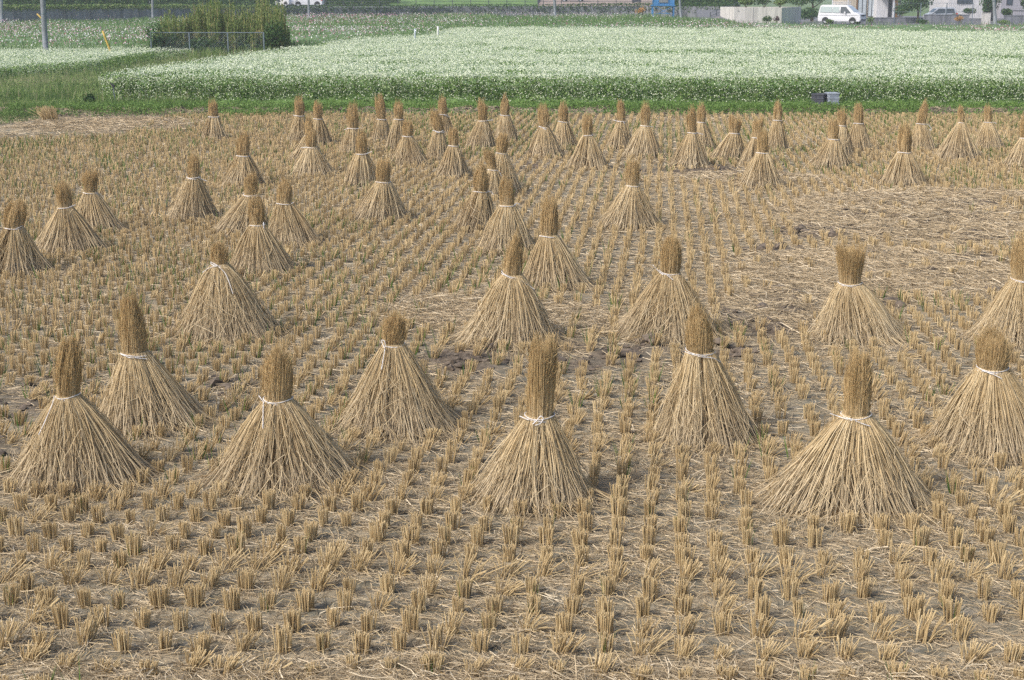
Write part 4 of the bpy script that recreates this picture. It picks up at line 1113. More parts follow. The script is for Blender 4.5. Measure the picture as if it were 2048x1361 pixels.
# dry uncut rice tuft at the left end of the field
def dry_tuft():
    c = at(100, 243); s = scale_at(c[1], .2)
    n = 170; a0 = RNG.random(n) * 6.283; q0 = np.sqrt(RNG.random(n)) * .16
    h = RNG.uniform(.2, .42, n); k = np.linspace(0, 1, 4)[None]
    dx = RNG.normal(-.08, .1, n)
    x = (np.cos(a0) * q0 * 1.4)[:, None] + dx[:, None] * k ** 2; y = (np.sin(a0) * q0)[:, None] + RNG.normal(0, .06, n)[:, None] * k ** 2
    o = MB().tubes(np.stack([x, y, h[:, None] * k], -1), .006, 3).build('dry_rice_tuft', M_STUB, loc=(c[0], c[1], gz(c[0:1], c[1:2])[0]))
    tag(o, 'yellow tuft of uncut dry rice at the left end under the grass bank', 'rice tuft')
dry_tuft()

def reeds():
    root = empty('tall_weeds', (0, 0, 0), 'stand of tall reedy weeds growing inside the low fence', 'weeds'); tag(root, kind='stuff')
    Y0 = 76.4
    x0 = atd(302, 60, Y0)[0]; x1 = atd(572, 60, Y0)[0]
    n = 1150
    nc = 75                                   # the weeds stand in clumps of unequal height
    ccx = RNG.uniform(x0 + .2, x1 - .3, nc); ccy = RNG.uniform(Y0 + .3, Y0 + 3.0, nc); cch = RNG.uniform(.62, 1.02, nc)
    ci = RNG.integers(0, nc, n)
    x = ccx[ci] + RNG.normal(0, .17, n); y = ccy[ci] + RNG.normal(0, .2, n)
    f = (x - x0) / (x1 - x0)
    env = np.interp(f, [0, .04, .09, .2, .33, .45, .6, .8, .95, 1], [1.2, 2.45, 2.65, 2.3, 3.0, 3.15, 2.85, 3.1, 2.85, 1.6])
    H = env * cch[ci] * RNG.uniform(.72, 1.06, n) * np.exp(-np.abs(x - ccx[ci]) * .35)
    mb = MB()
    lx = RNG.normal(0, .1, n); k = np.linspace(0, 1, 4)[None]
    P = np.stack([x[:, None] + lx[:, None] * k ** 2, y[:, None] + 0 * k, H[:, None] * k], -1)
    mb.tubes(P, .011, 3, np.clip(RNG.normal(.75, .2, n), 0, 1))
    # narrow leaves up each stalk, feathery top
    m_ = 26
    t = RNG.uniform(.25, 1.0, (n, m_)) ** .8
    bx = x[:, None] + lx[:, None] * t ** 2; by = y[:, None] + 0 * t; bz = H[:, None] * t
    L_ = RNG.uniform(.12, .26, (n, m_)) * (1.25 - .8 * t)
    a = RNG.random((n, m_)) * 6.283
    ex = bx + np.cos(a) * L_ * .6; ey = by + np.sin(a) * L_ * .6; ez = bz + L_ * .75
    w_ = .018
    p0 = np.stack([bx - w_, by, bz], -1); p1 = np.stack([bx + w_, by, bz], -1); p2 = np.stack([ex + w_ * .5, ey, ez], -1); p3 = np.stack([ex - w_ * .5, ey, ez], -1)
    vv = np.clip((.42 + .5 * (cch[ci] - .8) + RNG.normal(0, .08, n))[:, None] + RNG.normal(0, .13, (n, m_)) + .3 * (t < .5), 0, 1)
    mb.quads(np.stack([p0, p1, p2, p3], 2).reshape(-1, 4, 3), vv.reshape(-1))
    s = mb.build('weed_stalks', M_REED, root); tag(s, kind='stuff')
    return root
reeds()

def bush_at_fence(px, py0, w, Y, label, n):
    return shrub(px, py0, 118, w, Y, label, n=n, size=.11)
bush_at_fence(328, 58, 58, 76.1, 'dark leafy vine bush smothering the left end of the low fence', 1500)
bush_at_fence(553, 42, 60, 76.8, 'bushy weed thicket at the right end of the low fence', 1800)
bush_at_fence(420, 68, 120, 77, 'dark undergrowth behind the middle of the low fence', 2200)
bush_at_fence(490, 66, 110, 77.2, 'dark undergrowth behind the right half of the low fence', 2200)

def low_fence():
    Y0 = 75.6
    root = empty('low_fence', (atd(415, 60, Y0)[0], Y0, 0), 'low grey wire mesh fence on four posts in front of the tall weeds', 'fence')
    ox = root.location.x
    px = [301, 378, 455, 527]; zt = atd(400, 65, Y0)[2]
    xs_ = [atd(p_, 60, Y0)[0] - ox for p_ in px]
    for x_ in xs_:
        MB().path([(x_, 0, 0), (x_, 0, zt)], .038, 8).build('post', M_STEEL, root)
    MB().path([(xs_[0], 0, zt - .02), (xs_[-1], 0, zt - .02)], .021, 6).build('top_rail', M_STEEL, root)
    MB().path([(xs_[0], 0, .12), (xs_[-1], 0, .12)], .02, 6).build('bottom_rail', M_STEEL, root)
    mb = MB()
    L_ = xs_[-1] - xs_[0]; nn = int(L_ / .11)
    for k in range(nn):
        for sgn in (1, -1):
            a = xs_[0] + L_ * k / nn
            b_ = a + sgn * (zt - .16)
            z0, z1 = .12, zt - .04
            if b_ < xs_[0]: z1 = z0 + (z1 - z0) * (a - xs_[0]) / (a - b_); b_ = xs_[0]
            if b_ > xs_[-1]: z1 = z0 + (z1 - z0) * (xs_[-1] - a) / (b_ - a); b_ = xs_[-1]
            mb.tubes(np.array([[[a, 0, z0], [b_, 0, z1]]]), .003, 3)
    mb.build('wire_mesh', M_STEEL, root)
low_fence()

# ------------------------------------------------------------------ poles, stakes, posts, crates
def pole(px0, py0, px1, py1, Y, r, label, m=None, z_top=None, name='utility_pole', cat='pole', bands=True):
    m = m or M_POLE
    A = atd(px0, py0, Y); B = atd(px1, py1, Y)
    d = (B - A) / (A[2] - B[2])
    base = A + d * A[2]
    zt = z_top or A[2]
    top = base - d * zt
    root = empty(name, base, label, cat)
    p0 = np.zeros(3) - np.array([0, 0, .05]); p1 = top - base
    MB().path([p0 + (p1 - p0) * f for f in np.linspace(0, 1, 6)], np.linspace(r, r * .8, 6), 16).build('shaft', m, root, smooth=True)
    if bands:
        MB().path([p1 * .28, p1 * .285], r * 1.02, 16).build('band', M_STEEL, root)
        cz = p1[2] * .93
        mb = MB().box(p1[0] * .93 - .8, p1[0] * .93 + .8, -r - .09, -r + .02, cz, cz + .09)
        mb.build('cross_arm', M_STEEL, root)
    return root
pole(85.5, 0, 91, 94, 75.2, .14, 'thick grey utility pole at the left beside the white flower patch', z_top=8)
pole(3, 0, 3.5, 36, 138, .13, 'pale utility pole at the very left picture edge in front of the long wall', z_top=9)
pole(305, 0, 305.5, 30, 147, .12, 'grey utility pole left of the tall weeds, standing before the long wall', z_top=9)
pole(617, 0, 617.5, 20, 160, .12, 'grey utility pole in front of the white wagon on the upper road', z_top=9)
pole(1109, 0, 1110, 24, 158, .14, 'grey utility pole at the top middle, by the pinkish bare field', z_top=9)
pole(1359.5, 0, 1361.5, 28, 150, .12, 'grey utility pole just right of the blue steel platform', z_top=9)
pole(1988, 0, 1990.5, 46, 132, .15, 'sunlit concrete utility pole before the houses at the right', z_top=9)
pole(554, 4, 560, 34, 80.5, .12, 'short leaning concrete post among the tall weeds', z_top=2.85, name='concrete_post', cat='post', bands=False)
pole(205, 62, 219, 97, 75.4, .06, 'yellow slanting guy wire cover at the edge of the white flower patch', m=M_YELLOW, name='guy_cover', cat='guy wire cover', bands=False)
pole(74, 28, 84, 38, 137, .09, 'small yellow guy wire cover half hidden by the thick left pole', m=M_YELLOW, name='guy_cover', cat='guy wire cover', bands=False)
pole(830, 58, 830, 66, 82, .06, 'short pale blue pipe post at the cosmos edge, nearer of two', m=M_PALEGLASS, name='pipe_post', cat='post', bands=False)
pole(876, 53, 876, 62, 92, .06, 'short white pipe post at the cosmos edge, farther of two', m=M_WHITE, name='pipe_post', cat='post', bands=False)

def marker_post():
    b = at(231, 206); Y = b[1]
    t = atd(226, 170, Y)
    root = empty('marker_post', b, 'thin grey marker post with a dark hood at the left corner of the white field', 'post')
    MB().path([(0, 0, -.05), tuple(t - b)], .016, 8).build('shaft', M_STEEL, root)
    e = t - b
    mb = MB()
    mb.add([(e[0] - .10, -.05, e[2] + .07), (e[0] + .06, -.05, e[2] - .03), (e[0] + .06, .05, e[2] - .03), (e[0] - .10, .05, e[2] + .07),
            (e[0] - .02, -.05, e[2] - .1), (e[0] - .02, .05, e[2] - .1)], [(0, 1, 2, 3)]).add([(e[0] - .10, -.05, e[2] + .07), (e[0] + .06, -.05, e[2] - .03), (e[0] + .02, -.05, e[2] - .10)], [(0, 1, 2)])
    mb.add([(e[0] - .10, .05, e[2] + .07), (e[0] + .06, .05, e[2] - .03), (e[0] + .02, .05, e[2] - .10)], [(0, 1, 2)])
    mb.add([(e[0] - .10, -.05, e[2] + .07), (e[0] - .10, .05, e[2] + .07), (e[0] + .02, .05, e[2] - .10), (e[0] + .02, -.05, e[2] - .10)], [(0, 1, 2, 3)])
    mb.build('hood', M_DARKFRAME, root)
marker_post()

def crate(cx, cy, w, dp, h, rz, m, label, rounded=False):
    root = empty('crate', (cx, cy, .12), label, 'crate', rz=rz)
    t = .015
    mb = MB()
    for (x0, x1, y0, y1) in ((-w / 2, w / 2, -dp / 2, -dp / 2 + t), (-w / 2, w / 2, dp / 2 - t, dp / 2), (-w / 2, -w / 2 + t, -dp / 2 + t, dp / 2 - t), (w / 2 - t, w / 2, -dp / 2 + t, dp / 2 - t)):
        mb.box(x0, x1, y0, y1, .0, h)
    mb.box(-w / 2 + t, w / 2 - t, -dp / 2 + t, dp / 2 - t, h - .03, h - .012)
    mb.build('body', m, root)
    rb = MB()
    for k in range(9):
        x_ = -w / 2 + .02 + (w - .04) * k / 8
        rb.box(x_ - .006, x_ + .006, -dp / 2 - .012, -dp / 2 - .001, .01, h - .02)
        rb.box(x_ - .006, x_ + .006, dp / 2 + .001, dp / 2 + .012, .01, h - .02)
    for k in range(7):
        y_ = -dp / 2 + .02 + (dp - .04) * k / 6
        for sx in (-1, 1):
            x0, x1 = sorted((sx * (w / 2 + .001), sx * (w / 2 + .012)))
            rb.box(x0, x1, y_ - .006, y_ + .006, .01, h - .02)
    rb.build('ribs', m, root)
    rm = MB()
    for zz in (h * .5, h - .035, 0.0):
        rm.box(-w / 2 - .018, w / 2 + .018, -dp / 2 - .018, -dp / 2 - .0125, zz, zz + .03)
        rm.box(-w / 2 - .018, -w / 2 - .0125, -dp / 2 - .0125, dp / 2 + .018, zz, zz + .03)
        rm.box(w / 2 + .0125, w / 2 + .018, -dp / 2 - .0125, dp / 2 + .018, zz, zz + .03)
    rm.build('rim', m, root)
c = at(1640, 217); crate(c[0], c[1] + .15, .36, .30, .30, R_(-32), M_CRATED, 'dark grey ribbed plastic crate upside down at the edge of the white field')
c = at(1663, 217); crate(c[0] + .02, c[1] + .1, .29, .38, .33, R_(6), M_CRATEL, 'pale bluish grey plastic crate standing against the dark one')

# ------------------------------------------------------------------ upper road behind the long wall
ZU = 1.45
def long_wall():
    pA = [(w[1][0], w[1][1]) for w in WALL]
    ztop = [1.72, 1.72, 1.72, 1.52, 1.62, 1.75, 1.85]
    root = empty('retaining_wall', (pA[0][0], pA[0][1], 0), 'long grey retaining wall carrying the upper road at the back', 'wall')
    ox, oy = pA[0]
    mb = MB(); n = len(pA)
    for i in range(n - 1):
        (ax, ay), (bx, by) = pA[i], pA[i + 1]
        za, zb = ztop[i], ztop[i + 1]
        ax -= ox; bx -= ox; ay -= oy; by -= oy
        t = .35
        v = [(ax, ay, -.1), (bx, by, -.1), (bx, by, zb), (ax, ay, za), (ax, ay + t, -.1), (bx, by + t, -.1), (bx, by + t, zb), (ax, ay + t, za)]
        mb.add(v, [(0, 1, 2, 3), (3, 2, 6, 7), (4, 7, 6, 5)])
    mb.build('wall_face', M_CONCD, root)
    # joints / buttress ribs
    rb = MB()
    for i in range(n - 1):
        (ax, ay), (bx, by) = pA[i], pA[i + 1]
        L_ = math.hypot(bx - ax, by - ay); k = int(L_ / 2.4)
        for j in range(k):
            f = (j + .5) / k
            x_ = ax + (bx - ax) * f - ox; y_ = ay + (by - ay) * f - oy; z_ = ztop[i] + (ztop[i + 1] - ztop[i]) * f
            rb.box(x_ - .05, x_ + .05, y_ - .045, y_ - .004, 0, z_ - .05)
    rb.build('wall_ribs', M_CONCD, root)
    # clipped hedge / creeper on the crest
    for name, lab, i0, i1, hh, nn, sz in (('hedge', 'clipped low hedge along the crest of the long wall at the left', 0, 3, .45, 9000, .16), ('creeper', 'dark creeper hanging over the crest of the long wall in the middle', 3, 6, .4, 8000, .16)):
        mb = MB()
        for i in range(i0, i1):
            (ax, ay), (bx, by) = pA[i], pA[i + 1]; L_ = bx - ax
            m_ = int(nn * L_ / (pA[i1][0] - pA[i0][0]))
            f = RNG.random(m_); x_ = ax + (bx - ax) * f; y_ = ay + (by - ay) * f
            zt = ztop[i] + (ztop[i + 1] - ztop[i]) * f
            top = zt + hh * (.65 + .5 * fbm(x_ * .6, y_ * 0, 141))
            if name == 'hedge':
                z_ = zt - .12 + (top - zt + .12) * RNG.random(m_); yo = RNG.uniform(-.12, .6, m_)
            else:
                z_ = zt - .7 + (top - zt + .7) * RNG.random(m_) ** .7; yo = RNG.uniform(-.22, .4, m_) - .0
            mb.quads(rquads(x_, y_ + yo, z_, RNG.uniform(.6, 1.3, m_) * sz, RNG.uniform(.6, 1.3, m_) * sz, .1))
        o = mb.build(name, M_SHRUB if name == 'creeper' else M_GRASS); tag(o, lab, name)
long_wall()
# terrace
pA = [(w[1][0], w[1][1] + .35) for w in WALL]
n = len(pA)
v = [(x_, y_, ZU) for x_, y_ in pA] + [(pA[0][0] - 60, 400, ZU + .9), (46, 400, ZU + .9)]
mb = MB(); vf = [tuple(range(n)) + (n + 1, n)]
mb.add(v, np.array(vf)); o = mb.build('upper_ground', M_UPPER); tag(o, kind='structure')
# road, bright grass slope, bare field on the terrace
def strip_quad(name, m, pxl, pxr, y0, y1, z0, z1):
    a = atd(pxl, 0, y0)[0]; b = atd(pxr, 0, y0)[0]; c = atd(pxr, 0, y1)[0]; d = atd(pxl, 0, y1)[0]
    o = MB().add([(a, y0, z0), (b, y0, z0), (c, y1, z1), (d, y1, z1)], [(0, 1, 2, 3)]).build(name, m); tag(o, kind='structure')
strip_quad('road', M_ASPH, 400, 1300, 176, 188, 1.56, 1.60)
strip_quad('grass_slope', M_GSLOPE, 780, 1075, 189, 235, 1.62, 3.4)
strip_quad('bare_field', M_BARE, 1062, 1420, 189, 250, 1.62, 2.6)
strip_quad('yard', M_ASPH, 1560, 2300, 150, 215, .0, .02)

def railing():
    Y0 = 173.5
    x0 = atd(650, 0, Y0)[0]; x1 = atd(1305, 0, Y0)[0]
    root = empty('road_railing', (x0, Y0, 1.5), 'long dark steel railing along the upper road in the middle', 'railing')
    k = 19
    for i in range(k):
        x_ = (x1 - x0) * i / (k - 1)
        MB().box(x_ - .035, x_ + .035, -.03, .03, 0, 1.1).build('post', M_DKSTEEL, root)
    for z_ in (.42, .75, 1.06):
        MB().box(-.05, x1 - x0 + .05, -.06, -.031, z_ - .018, z_ + .018).build('rail', M_DKSTEEL, root)
railing()

def far_hedge(px0, px1, Y, z0, z1, label, n=6000, m=None, name='hedge'):
    x0 = atd(px0, 0, Y)[0]; x1 = atd(px1, 0, Y)[0]
    root = empty(name, ((x0 + x1) / 2, Y, z0), label, name)
    x = RNG.uniform(x0, x1, n) - (x0 + x1) / 2; y = RNG.uniform(-.7, .9, n); z = RNG.random(n) * (z1 - z0) * (.75 + .35 * fbm(x * .5, y, 151))
    k = (np.abs(y) > .4) | (z > (z1 - z0) * .6) | (RNG.random(n) < .5)
    x, y, z = x[k], y[k], z[k]
    mb = MB().quads(rquads(x, y, z, RNG.uniform(.12, .3, len(x)), RNG.uniform(.12, .3, len(x)), .1))
    mb.build('foliage', m or M_SHRUB, root)
    MB().box((x0 - x1) / 2 + .2, (x1 - x0) / 2 - .2, -.35, .35, 0, (z1 - z0) * .7).build('inner_twigs', M_SHRUB, root)
    return root
far_hedge(-150, 300, 158, 1.45, 4.6, 'tall dark hedge behind the long wall at the left edge', 16000)
far_hedge(300, 560, 178, 1.45, 4.6, 'tall dark hedge showing above the tall weeds', 9000)
far_hedge(560, 800, 196, 1.45, 5.0, 'tall dark hedge behind the two white cars on the upper road', 9000)
far_hedge(1330, 1480, 178, .5, 3.6, 'dark hedge above the wall left of the ramp', 5000)

# ------------------------------------------------------------------ vehicles
def wheel(parent, x, y, r, w):
    a = np.linspace(0, 2 * math.pi, 20, endpoint=False)
    prof = [(r * .62, -w / 2), (r * .93, -w / 2), (r, -w / 2 + .03), (r, w / 2 - .03), (r * .93, w / 2), (r * .62, w / 2)]
    v = []; f = []
    for k, (rr, yy) in enumerate(prof):
        for t in a: v.append((math.cos(t) * rr, yy, math.sin(t) * rr))
    for k in range(len(prof) - 1):
        for j in range(20): f.append((k * 20 + j, k * 20 + (j + 1) % 20, (k + 1) * 20 + (j + 1) % 20, (k + 1) * 20 + j))
    wo = MB().add(v, f).build('wheel', M_RUBBER, parent, loc=(x, y, r), smooth=True)
    sg = -1 if y < 0 else 1
    rim = MB(); rv = [(0, sg * w * .32, 0)] + [(math.cos(t) * r * .62, sg * w * .45, math.sin(t) * r * .62) for t in a]
    rim.add(rv, [(0, 1 + j, 1 + (j + 1) % 20) for j in range(20)])
    sp = MB()
    rim.build('rim', M_RIM, wo)

def vehicle(name, loc, rz, label, cat, prof, width, paint, wins, whl, wr, front=True, lamps=None, tail=None, cab_z=1.0, tuck=.12, plate=True, grille=None, group=None):
    """prof: side outline (x, z) of the body, front at +x; wins: side windows as polygons; the cabin leans in above cab_z"""
    root = empty(name, loc, label, cat, group, rz)
    hw = width / 2
    def half(z, x):
        zt = max(p_[1] for p_ in prof)
        return hw - max(0, z - cab_z) / (zt - cab_z) * tuck
    n = len(prof)
    L_ = [(x, -half(z, x), z) for x, z in prof]; R2 = [(x, half(z, x), z) for x, z in prof]
    mb = MB()
    import bmesh
    bm = bmesh.new()
    lv = [bm.verts.new(p_) for p_ in L_]; rv = [bm.verts.new(p_) for p_ in R2]
    for i in range(n):
        j = (i + 1) % n
        bm.faces.new((lv[i], lv[j], rv[j], rv[i]))
    bm.faces.new(lv[::-1]); bm.faces.new(rv)
    bmesh.ops.recalc_face_normals(bm, faces=bm.faces)
    bmesh.ops.bevel(bm, geom=[e for e in bm.edges], offset=.05, segments=2, affect='EDGES', clamp_overlap=True)
    me = bpy.data.meshes.new('body'); bm.to_mesh(me); bm.free()
    me.materials.append(paint)
    for p_ in me.polygons: p_.use_smooth = False
    body = bpy.data.objects.new('body', me); COL.objects.link(body); body.parent = root
    for poly, m in wins:
        for sgn in (-1, 1):
            c_ = [(x, sgn * (half(z, x) + .012), z) for x, z in poly]
            o_ = MB().add(c_, [tuple(range(len(c_)))]).build('side_window', m, root)
    # windscreen and rear window from the steep parts of the outline
    for (i, m, nm) in (front if isinstance(front, list) else []):
        (xa, za), (xb, zb) = prof[i], prof[(i + 1) % n]
        nx_, nz_ = (zb - za), -(xb - xa); l = math.hypot(nx_, nz_); nx_, nz_ = nx_ / l, nz_ / l
        if nz_ < 0: nx_, nz_ = -nx_, -nz_
        f = lambda t: (xa + (xb - xa) * t + nx_ * .014, za + (zb - za) * t + nz_ * .014)
        (x1, z1), (x2, z2) = f(.12), f(.88)
        MB().add([(x1, -half(z1, 0) + .1, z1), (x1, half(z1, 0) - .1, z1), (x2, half(z2, 0) - .12, z2), (x2, -half(z2, 0) + .12, z2)], [(0, 1, 2, 3)]).build(nm, m, root)
    for x_ in whl:
        for sgn in (-1, 1): wheel(root, x_, sgn * (hw - .09), wr, .2)
    # wheel arches
    ar = MB()
    for x_ in whl:
        for sgn in (-1, 1):
            t = np.linspace(0, math.pi, 13); r_ = wr * 1.18
            v_ = [(x_ + math.cos(u) * r_, sgn * (hw + .006), max(wr + math.sin(u) * r_, .26)) for u in t] 
            ar.add(v_, [tuple(range(13))])
    ar.build('wheel_arch', M_RUBBER, root)
    if lamps:
        x_, z_, w_, h_ = lamps
        for sgn in (-1, 1):
            y0, y1 = sorted((sgn * (hw - .06), sgn * (hw - .06 - w_)))
            MB().box(x_ - .25, x_ + .012, y0, y1, z_, z_ + h_).build('headlight', M_LAMP, root)
    if grille:
        x_, z_, w_, h_ = grille
        MB().box(x_ - .1, x_ + .02, -w_ / 2, w_ / 2, z_, z_ + h_).build('grille', M_DARKFRAME, root)
    if tail:
        x_, z_, h_ = tail
        for sgn in (-1, 1):
            y0, y1 = sorted((sgn * (hw + .012), sgn * (hw - .16)))
            MB().box(x_ - .012, x_ + .18, y0, y1, z_, z_ + h_).build('tail_light', M_TAIL, root)
    if plate:
        xm = max(p_[0] for p_ in prof)
        MB().box(xm - .02, xm + .03, -.17, .17, .42, .58).build('number_plate', M_PLATE, root)
    # door seams and mirror
    MB().box(.62 if name == 'van' else .35, .76 if name == 'van' else .48, -hw - .16, -hw - .01, 1.12 if name == 'van' else .9, 1.3 if name == 'van' else 1.02).build('wing_mirror', paint, root)
    return root

van_prof = [(-2.3, .32), (-2.32, .75), (-2.26, 1.25), (-2.1, 1.90), (-1.9, 1.97), (.55, 1.97), (.85, 1.9), (1.62, 1.22), (2.15, 1.05), (2.32, .85), (2.36, .45), (2.25, .27), (-2.2, .27)]
wv = [([(-2.12, 1.22), (-.78, 1.2), (-.78, 1.78), (-2.0, 1.8)], M_CURTAIN), ([(-.72, 1.2), (.02, 1.18), (.0, 1.78), (-.72, 1.78)], M_CURTAIN), ([(.14, 1.17), (1.3, 1.14), (.72, 1.78), (.14, 1.78)], M_GLASS)]
Yv = 160.5
pv = atd(1683, 46, Yv)
van = vehicle('van', (pv[0], Yv, 0.02), R_(-33), 'white van parked in front of the beige house, facing right', 'van', van_prof, 1.75, M_WHITE, wv, (-1.45, 1.5), .34,
        front=[(6, M_PALEGLASS, 'windscreen')], lamps=(2.29, .82, .38, .2), grille=(2.33, .84, .8, .16), cab_z=1.1, tuck=.14)
MB().box(2.25, 2.39, -.62, .62, .40, .52).build('bumper_grille', M_DARKFRAME, van)
MB().box(-2.2, 2.2, -.885, -.877, .92, .95).build('side_trim', M_SILVER, van)

car_prof = [(-1.7, .3), (-1.74, .8), (-1.62, 1.05), (-1.45, 1.5), (-1.2, 1.62), (.2, 1.62), (.55, 1.52), (1.15, 1.0), (1.6, .85), (1.72, .65), (1.72, .35), (1.6, .22), (-1.6, .22)]
wc = [([(-1.4, 1.02), (-.35, 1.0), (-.35, 1.46), (-1.3, 1.46)], M_GLASS), ([(-.28, 1.0), (.9, .98), (.45, 1.44), (-.28, 1.46)], M_GLASS)]
Yc = 181.5
p_ = atd(618, 15, Yc)
vehicle('car', (p_[0], Yc, 1.585), R_(180 - 2), 'white wagon driving left on the upper road, in side view', 'car', car_prof, 1.5, M_WHITE, wc, (-1.1, 1.15), .3,
        front=[(6, M_GLASS, 'windscreen'), (2, M_GLASS, 'rear_window')], lamps=(1.66, .66, .3, .16), tail=(-1.72, .72, .3), cab_z=.95)
p_ = atd(566, 14, Yc)
vehicle('car', (p_[0], Yc + .8, 1.585), R_(-40), 'white car half hidden behind the right end of the tall weeds', 'car', car_prof, 1.5, M_WHITE, wc, (-1.1, 1.15), .3,
        front=[(6, M_GLASS, 'windscreen'), (2, M_GLASS, 'rear_window')], lamps=(1.66, .66, .3, .16), tail=(-1.72, .72, .3), cab_z=.95)
p_ = atd(1146, 3, 215)
vehicle('car', (p_[0], 215, 1.98), R_(170), 'blue and white vehicle on the bare field, only its lower part in view', 'car', car_prof, 1.5, M_CARBLUE, wc, (-1.1, 1.15), .3,
        front=[(6, M_GLASS, 'windscreen')], lamps=(1.66, .66, .3, .16), tail=(-1.72, .72, .3), cab_z=.95)
p_ = atd(1880, 33, 172)
vehicle('car', (p_[0], 172, .02), R_(183), 'silver car parked in the gap between the two right houses, partly behind shrubs', 'car', car_prof, 1.6, M_SILVER, wc, (-1.1, 1.15), .3,
        front=[(6, M_GLASS, 'windscreen'), (2, M_GLASS, 'rear_window')], lamps=(1.66, .66, .3, .16), tail=(-1.72, .72, .3), cab_z=.95)
p_ = atd(1273, 4, 205)
o = MB().box(-.6, .6, -.4, .4, .08, .75).box(-.62, .62, -.42, .42, .75, .83).box(-.5, -.4, -.3, .3, 0, .08).box(.4, .5, -.3, .3, 0, .08).build('storage_box', M_DARKFRAME, loc=(p_[0], 205, 1.9))
tag(o, 'dark storage box on the bare field left of the blue steel platform', 'box')

# ------------------------------------------------------------------ blue platform
def platform():
    Y0 = 163
    x0 = atd(1305, 10, Y0)[0]; x1 = atd(1349, 10, Y0)[0]; zb = atd(1325, 10.5, Y0)[2]
    w = x1 - x0
    root = empty('steel_platform', (x0, Y0, 0), 'bright blue steel platform on legs in front of the back wall', 'platform')
    for x_ in (.06, w - .06):
        for y_ in (0, 1.2):
            MB().box(x_ - .05, x_ + .05, y_ - .05, y_ + .05, 0, zb - .1).build('leg', M_BLUE, root)
    MB().box(-.08, w + .08, -.1, 1.3, zb - .1, zb).build('deck', M_BLUE, root)
    pn = MB()
    pn.box(0, w, -.06, -.03, zb, zb + 1.1)
    for x_ in np.linspace(.05, w - .05, 5): pn.box(x_ - .03, x_ + .03, -.1, -.061, zb, zb + 1.15)
    pn.build('front_panel', M_BLUE, root)
    MB().box(w * .3, w * .7, -.13, -.101, zb + .25, zb + .6).build('control_box', M_POLE, root)
    MB().box(.4, w - .4, -.2, -.11, zb - .9, zb - .84).build('brace', M_BLUE, root)
    mb = MB().path([(.1, -.05, zb - .1), (w - .1, -.05, .8)], .025, 6).path([(w - .1, -.05, zb - .1), (.1, -.05, .8)], .025, 6)
    mb.build('cross_bracing', M_BLUE, root)
platform()
shrub(1285, 14, 30, 22, 158, 'small orange brown dry shrub beside the blue steel platform', m=M_DRYSHRUB, n=260, size=.14)

# ------------------------------------------------------------------ ramp, planter, houses at the right
A = at(1395, 44, .3); Y1 = 152
x0 = atd(1380, 40, 148)[0]; x1 = atd(1475, 20, 160)[0]
o = MB().add([(x0, 140, .0), (x0 + 5.5, 140, .0), (x1 + 1.5, 160, 1.55), (x1 - 4.2, 160.8, 1.45)], [(0, 1, 2, 3)]).build('path', M_ASPH); tag(o, kind='structure')
def ramp_rail():
    root = empty('ramp_railing', (0, 0, 0), 'dark railing climbing beside the ramp left of the concrete planter', 'railing')
    P0 = np.array(atd(1421, 26, 152)); P1 = np.array(atd(1480, 3, 160)); P0[2] = .35; P1[2] = 1.35
    for i in range(6):
        p_ = P0 + (P1 - P0) * i / 5
        MB().box(p_[0] - .04, p_[0] + .04, p_[1] - .04, p_[1] + .04, p_[2] - .2, p_[2] + 1.0).build('post', M_DKSTEEL, root)
    for h in (.35, .65, .97):
        MB().path([P0 + (0, -.06, h), P1 + (0, -.06, h)], .025, 6).build('rail', M_DKSTEEL, root)
ramp_rail()

def planter():
    Y0 = 146
    a = atd(1468, 40, Y0)[0]; b = atd(1563, 40, Y0)[0]; zt = atd(1500, 15.5, Y0)[2]
    c = atd(1602, 30, Y0 + 7)[0]
    root = empty('concrete_planter', (a, Y0, 0), 'pale stained concrete box planter wall left of the white van', 'planter')
    w = b - a; v = []
    y2 = 7.0; cx = c - a; t = .22
    outer = [(0, 0), (w, 0), (cx, y2), (-.4, y2)]
    mb = MB()
    V = [(x, y, -.05) for x, y in outer] + [(x, y, zt) for x, y in outer]
    inn = [(t, t), (w - t * .5, t), (cx - t, y2 - t), (-.4 + t, y2 - t)]
    V += [(x, y, zt) for x, y in inn] + [(x, y, zt - .12) for x, y in inn]
    F = [(i, (i + 1) % 4, 4 + (i + 1) % 4, 4 + i) for i in range(4)] + [(4 + i, 4 + (i + 1) % 4, 8 + (i + 1) % 4, 8 + i) for i in range(4)] + [(8 + i, 8 + (i + 1) % 4, 12 + (i + 1) % 4, 12 + i) for i in range(4)]
    mb.add(V, F); mb.build('wall', M_CONC, root)
    MB().add([V[12], V[13], V[14], V[15]], [(0, 1, 2, 3)]).build('soil', M_BARE, root)
    MB().box(w * .40, w * .405, -.012, -.002, .0, zt - .02).build('joint', M_CONCD, root)
    MB().box(.35, .48, -.02, -.002, zt - .36, zt - .31).build('drain_hole', M_DARKFRAME, root)
    return zt
ZP = planter()
for (x_, y0, w_, Y_, lab, m_) in ((1492, -8, 34, 148, 'pale flowering bush at the left end of the concrete planter', M_GRASS), (1528, -14, 50, 149, 'dark green bush in the middle of the concrete planter', M_SHRUB),
                                  (1560, -10, 40, 149.5, 'light green bush at the front right of the concrete planter', M_GRASS), (1600, -16, 60, 154, 'large dark bush at the back right of the concrete planter', M_SHRUB)):
    shrub(x_, y0, 16.5, w_, Y_, lab, m=m_, n=700, size=.17)
shrub(1533, 31, 46, 20, 143, 'small green bush at the foot of the concrete planter', n=420, size=.11)
shrub(1554, 32, 46, 13, 143.5, 'small dark red bush at the foot of the concrete planter', m=M_SHRUBRED, n=260, size=.10)
shrub(1622, 12, 44, 60, 168, 'dark sloping shrubbery between planter and white van', n=1200, size=.2)
